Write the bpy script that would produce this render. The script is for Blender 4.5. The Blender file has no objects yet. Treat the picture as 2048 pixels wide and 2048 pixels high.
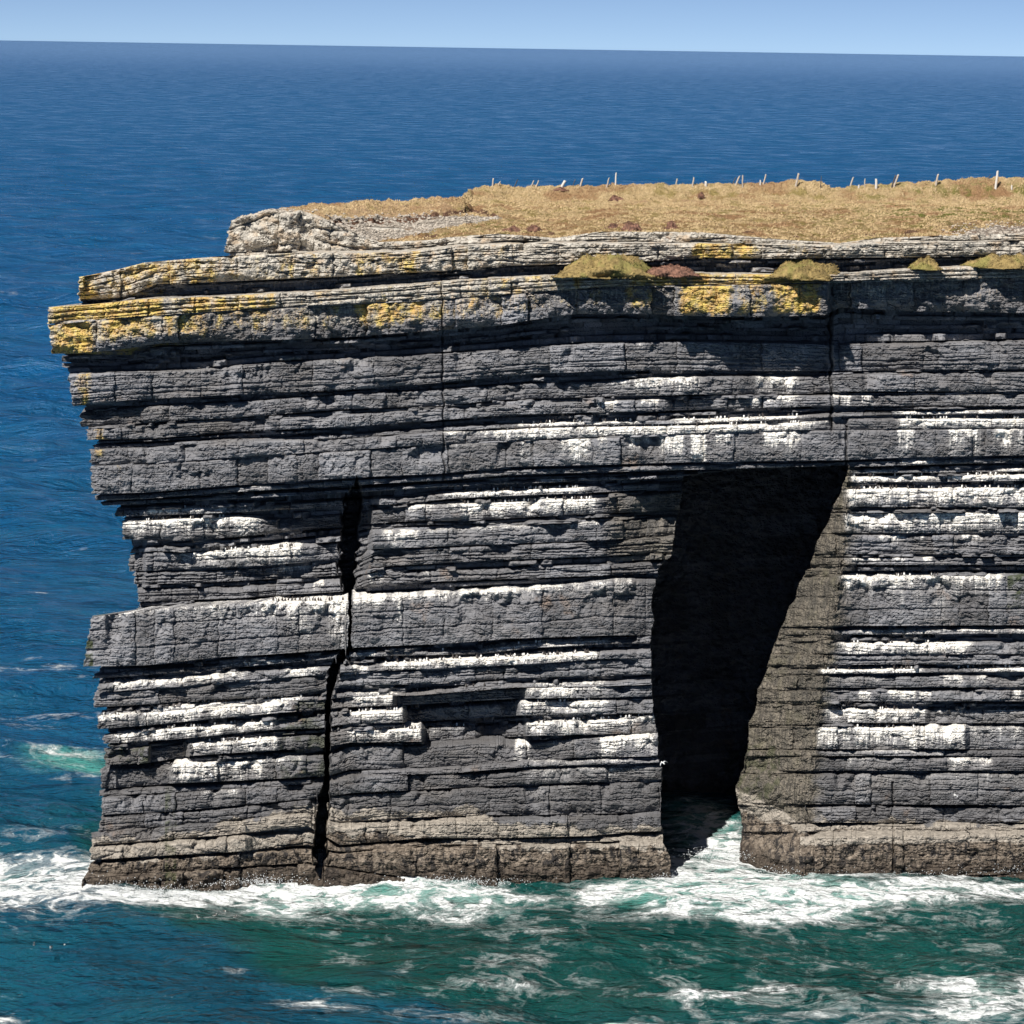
import bpy, bmesh, math, random
import numpy as np
from mathutils import Matrix, Vector

random.seed(7)
RNG = np.random.default_rng(7)
scene = bpy.context.scene
COL = scene.collection

# ------------------------------------------------------------------ camera
CAM = np.array([0.0, -250.0, 80.0])
SEA = -2.4                                     # height of the sea
FPX = 5125.0                                   # focal length, in pixels of the 2048 px photograph
PITCH = math.atan((1024 - 90) / FPX)
ROLL = math.radians(0.90)
Fv = np.array([0, math.cos(PITCH), -math.sin(PITCH)])
U0 = np.array([0, math.sin(PITCH), math.cos(PITCH)])
R0 = np.array([1.0, 0, 0])
Rv = math.cos(ROLL) * R0 + math.sin(ROLL) * U0
Uv = -math.sin(ROLL) * R0 + math.cos(ROLL) * U0
cd = bpy.data.cameras.new("camera")
cam = bpy.data.objects.new("camera", cd)
COL.objects.link(cam)
cam.matrix_world = Matrix(((Rv[0], Uv[0], -Fv[0], CAM[0]), (Rv[1], Uv[1], -Fv[1], CAM[1]),
                           (Rv[2], Uv[2], -Fv[2], CAM[2]), (0, 0, 0, 1)))
cd.sensor_width = 36
cd.lens = 36 * FPX / 2048
cd.clip_start = 1.0
cd.clip_end = 150000
scene.camera = cam

# ------------------------------------------------------------------ light
SUN_EL = math.radians(50)
SUN_AZ = math.radians(30)                      # the sun stands behind the camera, this far to its left
to_sun = Vector((-math.sin(SUN_AZ) * math.cos(SUN_EL), -math.cos(SUN_AZ) * math.cos(SUN_EL), math.sin(SUN_EL)))
sd = bpy.data.lights.new("sun", 'SUN')
sd.energy = 4.9
sd.angle = math.radians(0.53)
sd.color = (1.0, 0.955, 0.89)
sun = bpy.data.objects.new("sun", sd)
COL.objects.link(sun)
sun.rotation_euler = to_sun.to_track_quat('Z', 'Y').to_euler()
sun.location = (-100, -200, 250)

world = bpy.data.worlds.new("World")
scene.world = world
world.use_nodes = True
wn = world.node_tree
sky = wn.nodes.new("ShaderNodeTexSky")
sky.sky_type = 'NISHITA'
sky.sun_disc = False
sky.sun_elevation = SUN_EL
sky.sun_rotation = math.atan2(to_sun.x, to_sun.y)
sky.altitude = 0
sky.air_density = 0.215
sky.dust_density = 0.0
sky.ozone_density = 1.6
bg = wn.nodes["Background"]
bg.inputs[1].default_value = 0.069
wn.links.new(sky.outputs[0], bg.inputs[0])

scene.view_settings.view_transform = 'Standard'
scene.view_settings.look = 'None'
scene.view_settings.exposure = 0.4
scene.view_settings.gamma = 1.0
scene.cycles.use_adaptive_sampling = True
scene.cycles.adaptive_threshold = 0.025
scene.cycles.max_bounces = 4
scene.cycles.diffuse_bounces = 1
scene.cycles.glossy_bounces = 3

# ------------------------------------------------------------------ helpers
def I(pts):
    a = np.array(pts, float)
    return lambda p: np.interp(p, a[:, 0], a[:, 1])

def ray(px, py, Y):
    """World point seen at photograph pixel (px, py) at world depth y = Y."""
    a = (np.asarray(px, float) - 1024) / FPX
    b = (1024 - np.asarray(py, float)) / FPX
    dx = Fv[0] + a * Rv[0] + b * Uv[0]
    dy = Fv[1] + a * Rv[1] + b * Uv[1]
    dz = Fv[2] + a * Rv[2] + b * Uv[2]
    t = (Y - CAM[1]) / dy
    return CAM[0] + dx * t, CAM[2] + dz * t

def sea_point(px, py, z=SEA):
    a = (px - 1024) / FPX
    b = (1024 - py) / FPX
    d = Fv + a * Rv + b * Uv
    t = (z - CAM[2]) / d[2]
    p = CAM + d * t
    return p[0], p[1]

def x_of(px, Y, z):
    q = (Y - CAM[1]) * Fv[1] + (z - CAM[2]) * Fv[2]
    u = (Y - CAM[1]) * U0[1] + (z - CAM[2]) * U0[2]
    return ((np.asarray(px, float) - 1024) / FPX * q - math.sin(ROLL) * u) / math.cos(ROLL)

_perm = np.random.default_rng(3).permutation(4096).astype(np.int64)
_ang = np.random.default_rng(4).random(4096) * 2 * math.pi
_gx, _gy = np.cos(_ang), np.sin(_ang)
def pn(x, y, seed=0):
    """gradient noise, about -1..1"""
    x = np.asarray(x, float); y = np.asarray(y, float)
    xi = np.floor(x); yi = np.floor(y)
    xf = x - xi; yf = y - yi
    xi = xi.astype(np.int64); yi = yi.astype(np.int64)
    u = xf * xf * xf * (xf * (xf * 6 - 15) + 10)
    v = yf * yf * yf * (yf * (yf * 6 - 15) + 10)
    def g(ix, iy, fx, fy):
        h = _perm[(_perm[(ix + seed * 131) & 4095] + iy) & 4095]
        return _gx[h] * fx + _gy[h] * fy
    a = g(xi, yi, xf, yf); b = g(xi + 1, yi, xf - 1, yf)
    c = g(xi, yi + 1, xf, yf - 1); d = g(xi + 1, yi + 1, xf - 1, yf - 1)
    r = a + u * (b - a)
    s = c + u * (d - c)
    return (r + v * (s - r)) * 1.5

def fbm(x, y, o=4, seed=0, gain=.5):
    r = 0; a = 1
    for i in range(o):
        r = r + a * pn(x, y, seed + i)
        x = x * 2.03 + 3.1; y = y * 2.03 + 7.7; a *= gain
    return r

def sstep(a, b, x):
    t = np.clip((x - a) / (b - a), 0, 1)
    return t * t * (3 - 2 * t)

def mesh_from(name, V, Fq, mats=(), fmat=None, attrs=None, smooth=False):
    me = bpy.data.meshes.new(name)
    V = np.asarray(V, np.float32); Fq = np.asarray(Fq, np.int32)
    k = Fq.shape[1]
    me.vertices.add(len(V)); me.vertices.foreach_set("co", V.ravel())
    me.loops.add(Fq.size); me.loops.foreach_set("vertex_index", Fq.ravel())
    me.polygons.add(len(Fq))
    me.polygons.foreach_set("loop_start", np.arange(0, Fq.size, k, dtype=np.int32))
    me.polygons.foreach_set("loop_total", np.full(len(Fq), k, np.int32))
    for m in mats: me.materials.append(m)
    if fmat is not None: me.polygons.foreach_set("material_index", np.asarray(fmat, np.int32))
    me.polygons.foreach_set("use_smooth", np.full(len(Fq), smooth, bool))
    for n, a in (attrs or {}).items():
        at = me.attributes.new(n, 'FLOAT', 'POINT')
        at.data.foreach_set("value", np.asarray(a, np.float32).ravel())
    me.update(calc_edges=True)
    return me

def link(name, me, parent=None, label=None, cat=None, group=None, kind=None):
    o = bpy.data.objects.new(name, me); COL.objects.link(o)
    if parent: o.parent = parent
    if label: o["label"] = label
    if cat: o["category"] = cat
    if group: o["group"] = group
    if kind: o["kind"] = kind
    return o

def grid_faces(nr, nc):
    i = np.arange(nr - 1)[:, None] * nc + np.arange(nc - 1)[None, :]
    return np.stack([i, i + nc, i + nc + 1, i + 1], -1).reshape(-1, 4)

# ------------------------------------------------------------------ node helpers
class NT:
    def __init__(s, name):
        s.m = bpy.data.materials.new(name); s.m.use_nodes = True
        s.t = s.m.node_tree; s.n = s.t.nodes; s.l = s.t.links
        s.b = s.n["Principled BSDF"]
    def new(s, k): return s.n.new(k)
    def put(s, sock, v):
        if v is None: return
        if isinstance(v, (int, float)): sock.default_value = v
        elif isinstance(v, tuple): sock.default_value = v if len(v) == 4 or sock.type == 'VECTOR' else (*v, 1)
        else: s.l.new(v, sock)
    def attr(s, n):
        a = s.new("ShaderNodeAttribute"); a.attribute_name = n; return a.outputs["Fac"]
    def math(s, op, a, b=None, c=None, clamp=False):
        m = s.new("ShaderNodeMath"); m.operation = op; m.use_clamp = clamp
        s.put(m.inputs[0], a); s.put(m.inputs[1], b)
        if c is not None: s.put(m.inputs[2], c)
        return m.outputs[0]
    def mix(s, f, a, b, blend='MIX'):
        m = s.new("ShaderNodeMix"); m.data_type = 'RGBA'; m.blend_type = blend
        s.put(m.inputs[0], f); s.put(m.inputs[6], a); s.put(m.inputs[7], b)
        return m.outputs[2]
    def pos(s, scale=(1, 1, 1)):
        g = s.new("ShaderNodeNewGeometry"); mp = s.new("ShaderNodeMapping")
        s.l.new(g.outputs["Position"], mp.inputs[0]); mp.inputs["Scale"].default_value = scale
        return mp.outputs[0]
    def noise(s, vec, scale, detail=4, rough=.55, dist=0., typ=None):
        n = s.new("ShaderNodeTexNoise")
        if typ: n.noise_type = typ
        s.put(n.inputs["Vector"], vec); n.inputs["Scale"].default_value = scale
        n.inputs["Detail"].default_value = detail; n.inputs["Roughness"].default_value = rough
        n.inputs["Distortion"].default_value = dist
        return n.outputs["Fac"]
    def ramp(s, v, lo, hi, a=0., b=1., smooth=True):
        m = s.new("ShaderNodeMapRange"); m.interpolation_type = 'SMOOTHSTEP' if smooth else 'LINEAR'
        s.put(m.inputs["Value"], v); s.put(m.inputs["From Min"], lo); s.put(m.inputs["From Max"], hi)
        m.inputs["To Min"].default_value = a; m.inputs["To Max"].default_value = b
        return m.outputs[0]
    def bump(s, h, strength, dist, nrm=None):
        b = s.new("ShaderNodeBump"); b.inputs["Strength"].default_value = strength
        b.inputs["Distance"].default_value = dist; s.put(b.inputs["Height"], h)
        if nrm is not None: s.l.new(nrm, b.inputs["Normal"])
        return b.outputs[0]

def simple(name, col, rough=.8, var=.3, scale=6.0):
    t = NT(name)
    n = t.noise(t.pos(), scale, 4)
    t.put(t.b.inputs["Base Color"], t.mix(n, tuple(c * (1 - var) for c in col), tuple(min(1, c * (1 + var)) for c in col)))
    t.b.inputs["Roughness"].default_value = rough
    return t.m

# ------------------------------------------------------------------ rock material
def rock_material():
    t = NT("layered_rock")
    p = t.pos()
    ps = t.pos((0.35, 0.35, 3.0))              # bedding
    pv = t.pos((2.6, 2.6, 0.22))               # vertical streaks
    n1 = t.noise(p, 0.35, 5, .6)
    n2 = t.noise(p, 2.2, 4, .65)
    nb = t.noise(ps, 0.9, 5, .6)
    nv = t.noise(pv, 1.6, 5, .65)
    nf = t.noise(p, 9.0, 4, .7)
    c = t.mix(t.ramp(n1, .3, .7), (.150, .155, .172), (.278, .286, .312))
    c = t.mix(t.ramp(nb, .35, .75, 0, .55), c, (.27, .262, .265))
    c = t.mix(t.ramp(n2, .5, .8, 0, .45), c, (.085, .080, .080))
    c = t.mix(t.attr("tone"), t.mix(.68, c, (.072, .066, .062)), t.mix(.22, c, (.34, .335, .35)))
    c = t.mix(t.ramp(t.noise(t.pos((1, 1, 1.6)), .13, 4, .6), .52, .66, 0, .3), c, (.20, .18, .16))
    # rusty and dark seep streaks
    c = t.mix(t.ramp(t.noise(p, .22, 5, .6), .62, .74, 0, .55), c, (.28, .19, .13))
    c = t.mix(t.ramp(nv, .58, .75, 0, .5), c, (.085, .082, .082))
    # pale weathered rock of the top
    pale = t.mix(t.ramp(n2, .3, .7), (.30, .275, .235), (.62, .575, .50))
    pale = t.mix(t.ramp(t.noise(p, .8, 5), .5, .68, 0, .7), pale, (.48, .36, .24))
    pale = t.mix(t.ramp(t.noise(p, 1.4, 5), .62, .74, 0, .7), pale, (.24, .135, .09))
    c = t.mix(t.ramp(t.math('ADD', t.attr("pale"), t.math('MULTIPLY', t.math('SUBTRACT', nv, .5), 1.3)), .32, .62), c, pale)
    # olive brown cave wall, smooth and streaked
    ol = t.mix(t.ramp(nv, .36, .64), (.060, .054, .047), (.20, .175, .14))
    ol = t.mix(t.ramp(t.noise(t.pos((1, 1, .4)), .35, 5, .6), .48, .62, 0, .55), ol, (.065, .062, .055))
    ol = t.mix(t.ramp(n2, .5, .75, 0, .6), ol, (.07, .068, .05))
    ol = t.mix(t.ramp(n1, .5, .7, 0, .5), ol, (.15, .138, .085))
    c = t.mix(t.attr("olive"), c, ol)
    # tide zone
    br = t.mix(t.ramp(n2, .35, .7), (.10, .08, .062), (.29, .24, .19))
    spots = t.ramp(t.noise(t.pos((1, 1, .55)), .85, 6, .70, 1.2), .50, .57)
    br = t.mix(t.math('MULTIPLY', spots, .94), br, (.022, .021, .022))
    c = t.mix(t.ramp(t.math('ADD', t.attr("tide"), t.math('MULTIPLY', t.math('SUBTRACT', n2, .5), .8)), .35, .65), c, br)
    tn = t.mix(t.ramp(n2, .3, .75), (.235, .21, .18), (.43, .385, .325))
    c = t.mix(t.ramp(t.math('ADD', t.attr("tan"), t.math('MULTIPLY', t.math('SUBTRACT', n2, .5), .7)), .4, .65), c, tn)
    sp = t.new("ShaderNodeSeparateXYZ"); t.l.new(p, sp.inputs[0])
    wetz = t.math('ADD', sp.outputs[2], t.math('MULTIPLY', n1, 2.4))
    c = t.mix(t.ramp(wetz, SEA + 1.8, SEA + 3.4, .72, 0), c, (.045, .034, .026))
    # green algae
    gm = t.math('MULTIPLY', t.attr("algae"), t.ramp(t.noise(p, .9, 5), .45, .6))
    c = t.mix(gm, c, (.045, .058, .018))
    # lichen
    ln = t.math('ADD', t.math('MULTIPLY', t.noise(t.pos((1, 1, .6)), .75, 6, .66), .7), t.math('MULTIPLY', nf, .3))
    lic = t.mix(t.ramp(t.noise(p, 1.3, 5), .38, .62), (.57, .36, .115), (.61, .46, .11))
    lic = t.mix(t.ramp(t.noise(p, 3.1, 4), .52, .7, 0, .6), lic, (.66, .52, .33))
    lth = t.math('SUBTRACT', .70, t.math('MULTIPLY', t.attr("lichen"), .36))
    lf = t.ramp(ln, lth, t.math('ADD', lth, .16))
    lf = t.math('MULTIPLY', lf, t.ramp(t.attr("lichen"), .04, .2))
    c = t.mix(t.math('MULTIPLY', lf, .92), c, lic)
    # guano
    gs = t.math('ADD', t.math('ADD', t.math('MULTIPLY', t.noise(t.pos((3.2, 3.2, .26)), 1.5, 6, .68), .5), t.math('MULTIPLY', nf, .28)), t.math('MULTIPLY', t.noise(t.pos((1, 1, .6)), .8, 3), .22))
    gs = t.math('ADD', .5, t.math('MULTIPLY', t.math('SUBTRACT', gs, .5), 1.5))
    g = t.attr("guano")
    gth = t.math('SUBTRACT', .745, t.math('MULTIPLY', g, .38))
    gf = t.ramp(gs, gth, t.math('ADD', gth, .17))
    gf = t.math('MULTIPLY', gf, t.ramp(g, .03, .2))
    c = t.mix(t.math('MULTIPLY', t.ramp(g, .05, .8), t.ramp(gs, .36, .64, .12, .6)), c, (.47, .46, .45))
    white = t.mix(t.ramp(n2, .3, .75), (.92, .90, .86), (.80, .75, .66))
    c = t.mix(gf, c, white)
    t.put(t.b.inputs["Base Color"], c)
    t.b.inputs["Roughness"].default_value = .82
    t.b.inputs["Specular IOR Level"].default_value = .3
    h = t.math('ADD', t.math('MULTIPLY', n2, .7), t.math('MULTIPLY', nf, .3))
    vo = t.new("ShaderNodeTexVoronoi"); vo.feature = 'DISTANCE_TO_EDGE'; vo.inputs["Scale"].default_value = .8
    wv = t.new("ShaderNodeVectorMath"); wv.operation = 'MULTIPLY_ADD'; nw = t.new("ShaderNodeTexNoise"); nw.inputs["Scale"].default_value = .9; nw.inputs["Detail"].default_value = 5
    pq = t.pos((1, 1, 1.5)); t.l.new(pq, nw.inputs["Vector"]); t.l.new(nw.outputs["Color"], wv.inputs[0]); wv.inputs[1].default_value = (1.5, 1.5, 1.5); t.l.new(pq, wv.inputs[2])
    t.l.new(wv.outputs[0], vo.inputs["Vector"])
    b0 = t.bump(t.ramp(vo.outputs["Distance"], 0, .09), .5, .12)
    calm = t.ramp(t.noise(p, .28, 3, .6), .38, .62, .3, 1.15)
    b1 = t.bump(t.math('MULTIPLY', t.noise(p, 2.4, 6, .72), calm), .55, .25, b0)
    b2 = t.bump(t.noise(t.pos((.5, .5, 4)), 1.6, 5, .65), .45, .16, b1)
    t.put(t.b.inputs["Normal"], b2)
    return t.m
ROCK = rock_material()

def grass_material():
    t = NT("dry_grass")
    p = t.pos()
    n1 = t.noise(p, .16, 6, .62)
    n2 = t.noise(t.pos((1, 1, .5)), 1.4, 6, .7)
    n3 = t.noise(p, .45, 6, .65)
    c = t.mix(t.ramp(n2, .3, .72), (.42, .30, .155), (.64, .48, .27))
    c = t.mix(t.ramp(n3, .47, .60, 0, .8), c, (.27, .215, .065))
    c = t.mix(t.ramp(n1, .47, .60, 0, .9), c, (.34, .195, .10))
    c = t.mix(t.math('MULTIPLY', t.attr('front'), t.ramp(n2, .35, .65)), c, (.30, .185, .085))
    c = t.mix(t.math('MULTIPLY', t.attr("green"), t.ramp(n3, .46, .60)), c, (.17, .175, .045))
    c = t.mix(t.math('MULTIPLY', t.attr("straw"), .55), c, (.68, .51, .28))
    c = t.mix(t.math('MULTIPLY', t.attr('earth'), t.ramp(n2, .25, .6)), c, (.50, .34, .20))
    # bare gravel and heath
    gr = t.mix(t.ramp(t.noise(p, 3.2, 4, .7), .3, .7), (.20, .165, .13), (.60, .54, .46))
    gr = t.mix(t.ramp(t.noise(p, .5, 5), .55, .68, 0, .7), gr, (.30, .205, .135))
    c = t.mix(t.ramp(t.math('ADD', t.attr("scree"), t.math('MULTIPLY', t.math('SUBTRACT', n3, .5), .8)), .42, .58), c, gr)
    he = t.mix(t.ramp(n2, .3, .7), (.075, .042, .028), (.26, .15, .10))
    c = t.mix(t.ramp(t.math('ADD', t.attr("heath"), t.math('MULTIPLY', t.math('SUBTRACT', n2, .5), .9)), .5, .7), c, he)
    t.put(t.b.inputs["Base Color"], c)
    t.b.inputs["Roughness"].default_value = .95
    t.b.inputs["Specular IOR Level"].default_value = .1
    b1 = t.bump(t.noise(p, 2.2, 7, .72), 1.0, .7)
    t.put(t.b.inputs["Normal"], b1)
    return t.m
GRASS = grass_material()

# ------------------------------------------------------------------ the beds of the cliff, traced in photograph pixels
YB = I([(0, -7.5), (100, -7.0), (2048, 3.0), (3000, 8.0)])
def off(pts, k): return [(a, b + k) for a, b in pts]

BEDS = []
def bed(name, L, top, bot, d, grooves=(), style='bed', rag=.5, blk=.16, lam=.10):
    if isinstance(bot, (int, float)): bot = off(top, bot)
    if isinstance(L, (int, float)): L = (L, L)
    if isinstance(d, (int, float)): d = [(0, d)]
    BEDS.append(dict(name=name, L=L, top=I(top), bot=I(bot), d=I(d), grooves=grooves, style=style, rag=rag, blk=blk, lam=lam))

bed('Z', (462, 447), [(455, 447), (466, 440), (500, 432), (530, 424), (565, 424), (600, 420), (640, 432), (700, 462), (760, 484), (860, 480), (900, 474), (1000, 467), (1110, 476), (1200, 463), (1400, 464), (1530, 476), (1680, 486), (1750, 476), (2048, 466)],
    [(446, 504), (600, 502), (700, 505), (809, 500), (917, 488), (1026, 482), (1110, 482), (1400, 484), (1680, 490), (2048, 480)],
    [(446, -2.6), (620, -3), (900, -1.6), (1110, -.6), (1400, -.2), (2048, -.2)], lam=.28, blk=.25)
bed('A', 155, [(155, 555), (230, 540), (290, 525), (446, 512), (600, 506), (700, 507), (809, 504), (917, 492), (1026, 487), (1110, 486), (1400, 487), (1530, 488), (1680, 490), (1750, 484), (2048, 482)],
    [(155, 600), (250, 594), (312, 570), (446, 563), (688, 553), (809, 546), (917, 541), (1026, 531), (1110, 529), (1240, 526), (1400, 516), (1500, 517), (1680, 516), (1850, 514), (2048, 512)],
    [(155, .6), (900, 1.0), (1400, 1.6), (1680, 1.2), (2048, .8)], lam=.22, blk=.3, rag=.8)
bed('B', 98, [(98, 615), (170, 610), (290, 599), (467, 592), (688, 580), (917, 561), (1062, 553), (1207, 548), (1370, 546), (1530, 550), (1680, 548), (1850, 536), (2048, 530)],
    [(98, 648), (174, 640), (467, 620), (688, 607), (892, 597), (1062, 584), (1243, 572), (1388, 571), (1530, 568), (1680, 562), (2048, 556)],
    [(100, 2.2), (900, 1.9), (1400, 2.7), (1660, 2.7), (1700, 2.1), (2048, 1.7)], grooves=(.35, .7), lam=.2)
bed('C', (98, 106), [(98, 650), (174, 643), (467, 623), (688, 610), (892, 600), (1062, 587), (1243, 575), (1388, 573), (1530, 570), (1680, 566), (2048, 560)],
    [(105, 708), (217, 702), (326, 686), (543, 680), (688, 675), (881, 660), (990, 652), (1062, 640), (1153, 628), (1280, 628), (1388, 632), (1530, 634), (1650, 630), (1680, 615), (1800, 622), (2048, 626)],
    [(100, 2.2), (900, 1.7), (1250, 2.3), (1400, 3.1), (1655, 3.4), (1664, .2), (1800, -.2), (1880, .9), (2048, 1.1)], rag=1.5, blk=.28, lam=.06)
bed('D', (139, 148), [(139, 749), (254, 744), (409, 740), (543, 726), (688, 720), (881, 709), (1062, 695), (1189, 689), (1352, 684), (1530, 686), (1670, 690), (1850, 688), (2048, 682)],
    [(148, 812), (254, 800), (543, 786), (688, 780), (881, 765), (1062, 748), (1207, 742), (1352, 740), (1530, 742), (1670, 742), (2048, 738)],
    [(141, .7), (900, .6), (1250, .2), (1400, -.3), (1550, -1.7), (1652, -2.6), (1668, -1.2), (1900, -.2), (2048, -.1)], grooves=(.62, .8), rag=.6)
bed('E', 163, [(163, 826), (290, 814), (471, 805), (688, 790), (881, 780), (1062, 767), (1207, 764), (1300, 757), (1400, 755), (1600, 755), (1700, 750), (2048, 745)],
    [(163, 854), (326, 843), (464, 836), (688, 818), (881, 812), (990, 801), (1062, 797), (1207, 793), (1399, 789), (1600, 788), (1680, 783), (2048, 783)],
    [(163, .0), (900, .1), (1100, -.3), (1200, -.3), (1280, .2), (1480, .2), (1560, -.5), (1652, -1.6), (1668, -.6), (1760, 0), (2048, 0)])
bed('F', 174, [(174, 860), (326, 850), (471, 842), (688, 831), (881, 818), (1026, 811), (1189, 805), (1316, 800), (1500, 796), (1680, 792), (2048, 790)],
    [(174, 880), (326, 876), (471, 863), (688, 854), (881, 840), (1026, 829), (1189, 825), (1316, 822), (1500, 816), (1680, 812), (2048, 812)], [(174, .1), (1330, .1), (1345, -.9), (1420, -.9), (1440, .1), (1580, .1), (1650, -.6), (1668, .1)])
bed('F2', 190, [(181, 892), (688, 870), (881, 856), (1012, 850), (1062, 848), (1200, 844), (1400, 840), (1600, 832), (1700, 826), (2048, 820)], 6, [(190, -.4), (950, -.3), (1030, .1), (2048, .1)])
bed('G', 181, [(181, 900), (326, 894), (507, 882), (688, 880), (881, 865), (1012, 861), (1135, 855), (1400, 852), (1600, 846), (1700, 838), (2048, 838)],
    [(181, 930), (326, 925), (507, 912), (688, 901), (887, 887), (1012, 881), (1135, 876), (1250, 872), (1400, 866), (1600, 860), (1700, 858), (2048, 855)], .4, lam=.06)
bed('H', (184, 187), [(184, 933), (326, 928), (507, 915), (688, 904), (887, 890), (1012, 884), (1135, 879), (1250, 875), (1400, 869), (1600, 863), (1700, 861), (2048, 858)],
    [(187, 988), (290, 985), (471, 970), (688, 956), (881, 947), (1026, 933), (1207, 929), (1388, 924), (1529, 922), (1690, 920), (1800, 915), (2048, 910)], .45, rag=.45, blk=.14, lam=.04)
bed('I1', 190, [(190, 992), (290, 989), (471, 975), (688, 962), (881, 952), (1026, 940), (1207, 935), (1388, 930), (1690, 925), (2048, 915)], 9, -.35, rag=.7)
bed('I15', 206, [(190, 1006), (471, 992), (688, 980), (881, 968), (1062, 960), (1207, 955), (1388, 948), (1690, 941), (2048, 937)], 6, [(190, -1.2), (1200, -.9), (2048, -.6)], rag=.3)
bed('I2', 232, [(230, 1022), (290, 1020), (471, 1014), (540, 1010), (700, 1000), (816, 996), (903, 986), (1062, 979), (1174, 975), (1300, 968), (1700, 954), (2048, 950)], 11,
    [(225, -1.4), (500, -1.6), (560, -3), (640, -4), (745, -4), (760, -1.5), (903, -.9), (1190, -.9), (1240, -2), (1363, -7), (1690, -.4), (2048, -.2)], rag=.3)
bed('J', 243, [(243, 1043), (362, 1039), (471, 1034), (540, 1040), (700, 1028), (816, 1012), (917, 1009), (1062, 1003), (1189, 998), (1360, 985), (1700, 979), (2048, 976)],
    [(243, 1079), (362, 1081), (471, 1074), (543, 1067), (700, 1050), (820, 1042), (932, 1042), (1062, 1034), (1207, 1027), (1352, 1020), (1690, 1014), (2048, 1014)],
    [(243, -.9), (500, -1.3), (560, -3), (640, -4.5), (735, -4.5), (745, -1.6), (820, -1.1), (835, -.6), (1190, -.5), (1260, -1.8), (1360, -6), (1690, -.2), (2048, 0)], rag=.9)
bed('K', 256, [(255, 1112), (308, 1105), (362, 1108), (471, 1100), (580, 1095), (700, 1085), (750, 1067), (954, 1056), (1207, 1045), (1330, 1035), (1690, 1028), (2048, 1026)],
    [(255, 1143), (308, 1141), (543, 1130), (700, 1118), (747, 1098), (954, 1090), (1207, 1080), (1320, 1072), (1690, 1066), (2048, 1066)],
    [(255, -3.2), (285, -3.0), (292, -1.5), (580, -1.6), (620, -3), (690, -4.5), (735, -4), (745, -.5), (1210, -.3), (1345, -3.6), (1690, -.2), (2048, 0)], grooves=(.5,))
bed('K2', 266, [(268, 1146), (400, 1144), (543, 1136), (700, 1125), (747, 1101), (954, 1094), (1207, 1084), (1320, 1076), (1690, 1070), (2048, 1072)],
    [(268, 1168), (400, 1166), (543, 1158), (700, 1150), (747, 1134), (954, 1122), (1207, 1112), (1310, 1106), (1690, 1108), (2048, 1108)],
    [(268, -3), (284, -2.8), (290, -1.6), (400, -1.7), (420, -2.4), (600, -2.6), (690, -4), (725, -3.5), (740, -.55), (1207, -.4), (1316, -2.2), (1690, -.3), (2048, -.15)], grooves=(.35, .6), lam=.2)
bed('K3', 274, [(275, 1180), (480, 1176), (700, 1162), (750, 1146), (954, 1140), (1207, 1130), (1310, 1126), (1650, 1117), (2048, 1116)],
    [(270, 1204), (480, 1196), (700, 1182), (740, 1168), (954, 1160), (1207, 1151), (1310, 1146), (1640, 1130), (2048, 1129)],
    [(268, -1.6), (500, -1.5), (690, -2.8), (725, -2.4), (735, -.8), (1207, -.5), (1310, -1.6), (1690, -.4), (2048, -.2)], grooves=(.5,), lam=.2)
bed('M', (187, 170), [(188, 1233), (312, 1219), (399, 1212), (525, 1204), (690, 1202), (705, 1200), (881, 1187), (1062, 1178), (1120, 1173), (1225, 1162), (1310, 1163), (1600, 1158), (1690, 1154), (2048, 1152)],
    [(170, 1333), (290, 1331), (435, 1315), (580, 1306), (695, 1297), (707, 1295), (881, 1288), (1026, 1277), (1207, 1271), (1301, 1270), (1540, 1254), (1690, 1252), (2048, 1250)],
    [(170, .6), (650, .4), (694, .4), (708, .5), (1240, .4), (1310, -.9), (1690, .25), (2048, .25)], grooves=(.27, .66), rag=.4, blk=.1, lam=.05)
bed('N', 190, [(190, 1349), (225, 1347), (362, 1336), (482, 1326), (700, 1306), (765, 1304), (960, 1300), (1062, 1288), (1215, 1280), (1301, 1278), (1540, 1262), (2048, 1259)], 8, [(190, -.6), (640, -.6), (1540, -.3), (2048, -.2)], rag=.3)
bed('N2', 196, [(195, 1372), (225, 1367), (362, 1357), (482, 1345), (640, 1335), (690, 1334), (765, 1329), (903, 1320), (1062, 1313), (1196, 1306), (1301, 1300), (1540, 1290), (1690, 1287), (2048, 1286)],
    [(195, 1385), (225, 1383), (362, 1373), (482, 1361), (640, 1350), (765, 1341), (903, 1336), (1062, 1328), (1196, 1318), (1301, 1316), (1540, 1308), (2048, 1308)], [(195, .0), (500, -.1), (640, -.6), (760, .3), (1200, .3), (1301, -.2), (2048, .1)], rag=.3)
bed('N3', 190, [(190, 1388), (400, 1372), (600, 1356), (765, 1344), (903, 1339), (1062, 1331), (1196, 1321), (1301, 1319), (1540, 1311), (2048, 1311)],
    [(190, 1415), (400, 1402), (600, 1390), (700, 1371), (881, 1367), (1026, 1356), (1207, 1352), (1301, 1349), (1530, 1330), (2048, 1328)], [(190, -.3), (2048, -.15)], grooves=(.5,))
bed('O1', 205, [(205, 1424), (300, 1419), (399, 1408), (543, 1398), (640, 1393), (700, 1386), (830, 1384), (1030, 1368), (1207, 1366), (1301, 1362), (1530, 1342), (1700, 1340), (2048, 1336)], 7,
    [(205, -.5), (640, -.6), (700, -.2), (800, -.2), (830, .3), (1020, .3), (1060, -.3), (1530, .0), (2048, 0)], rag=.2)
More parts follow.
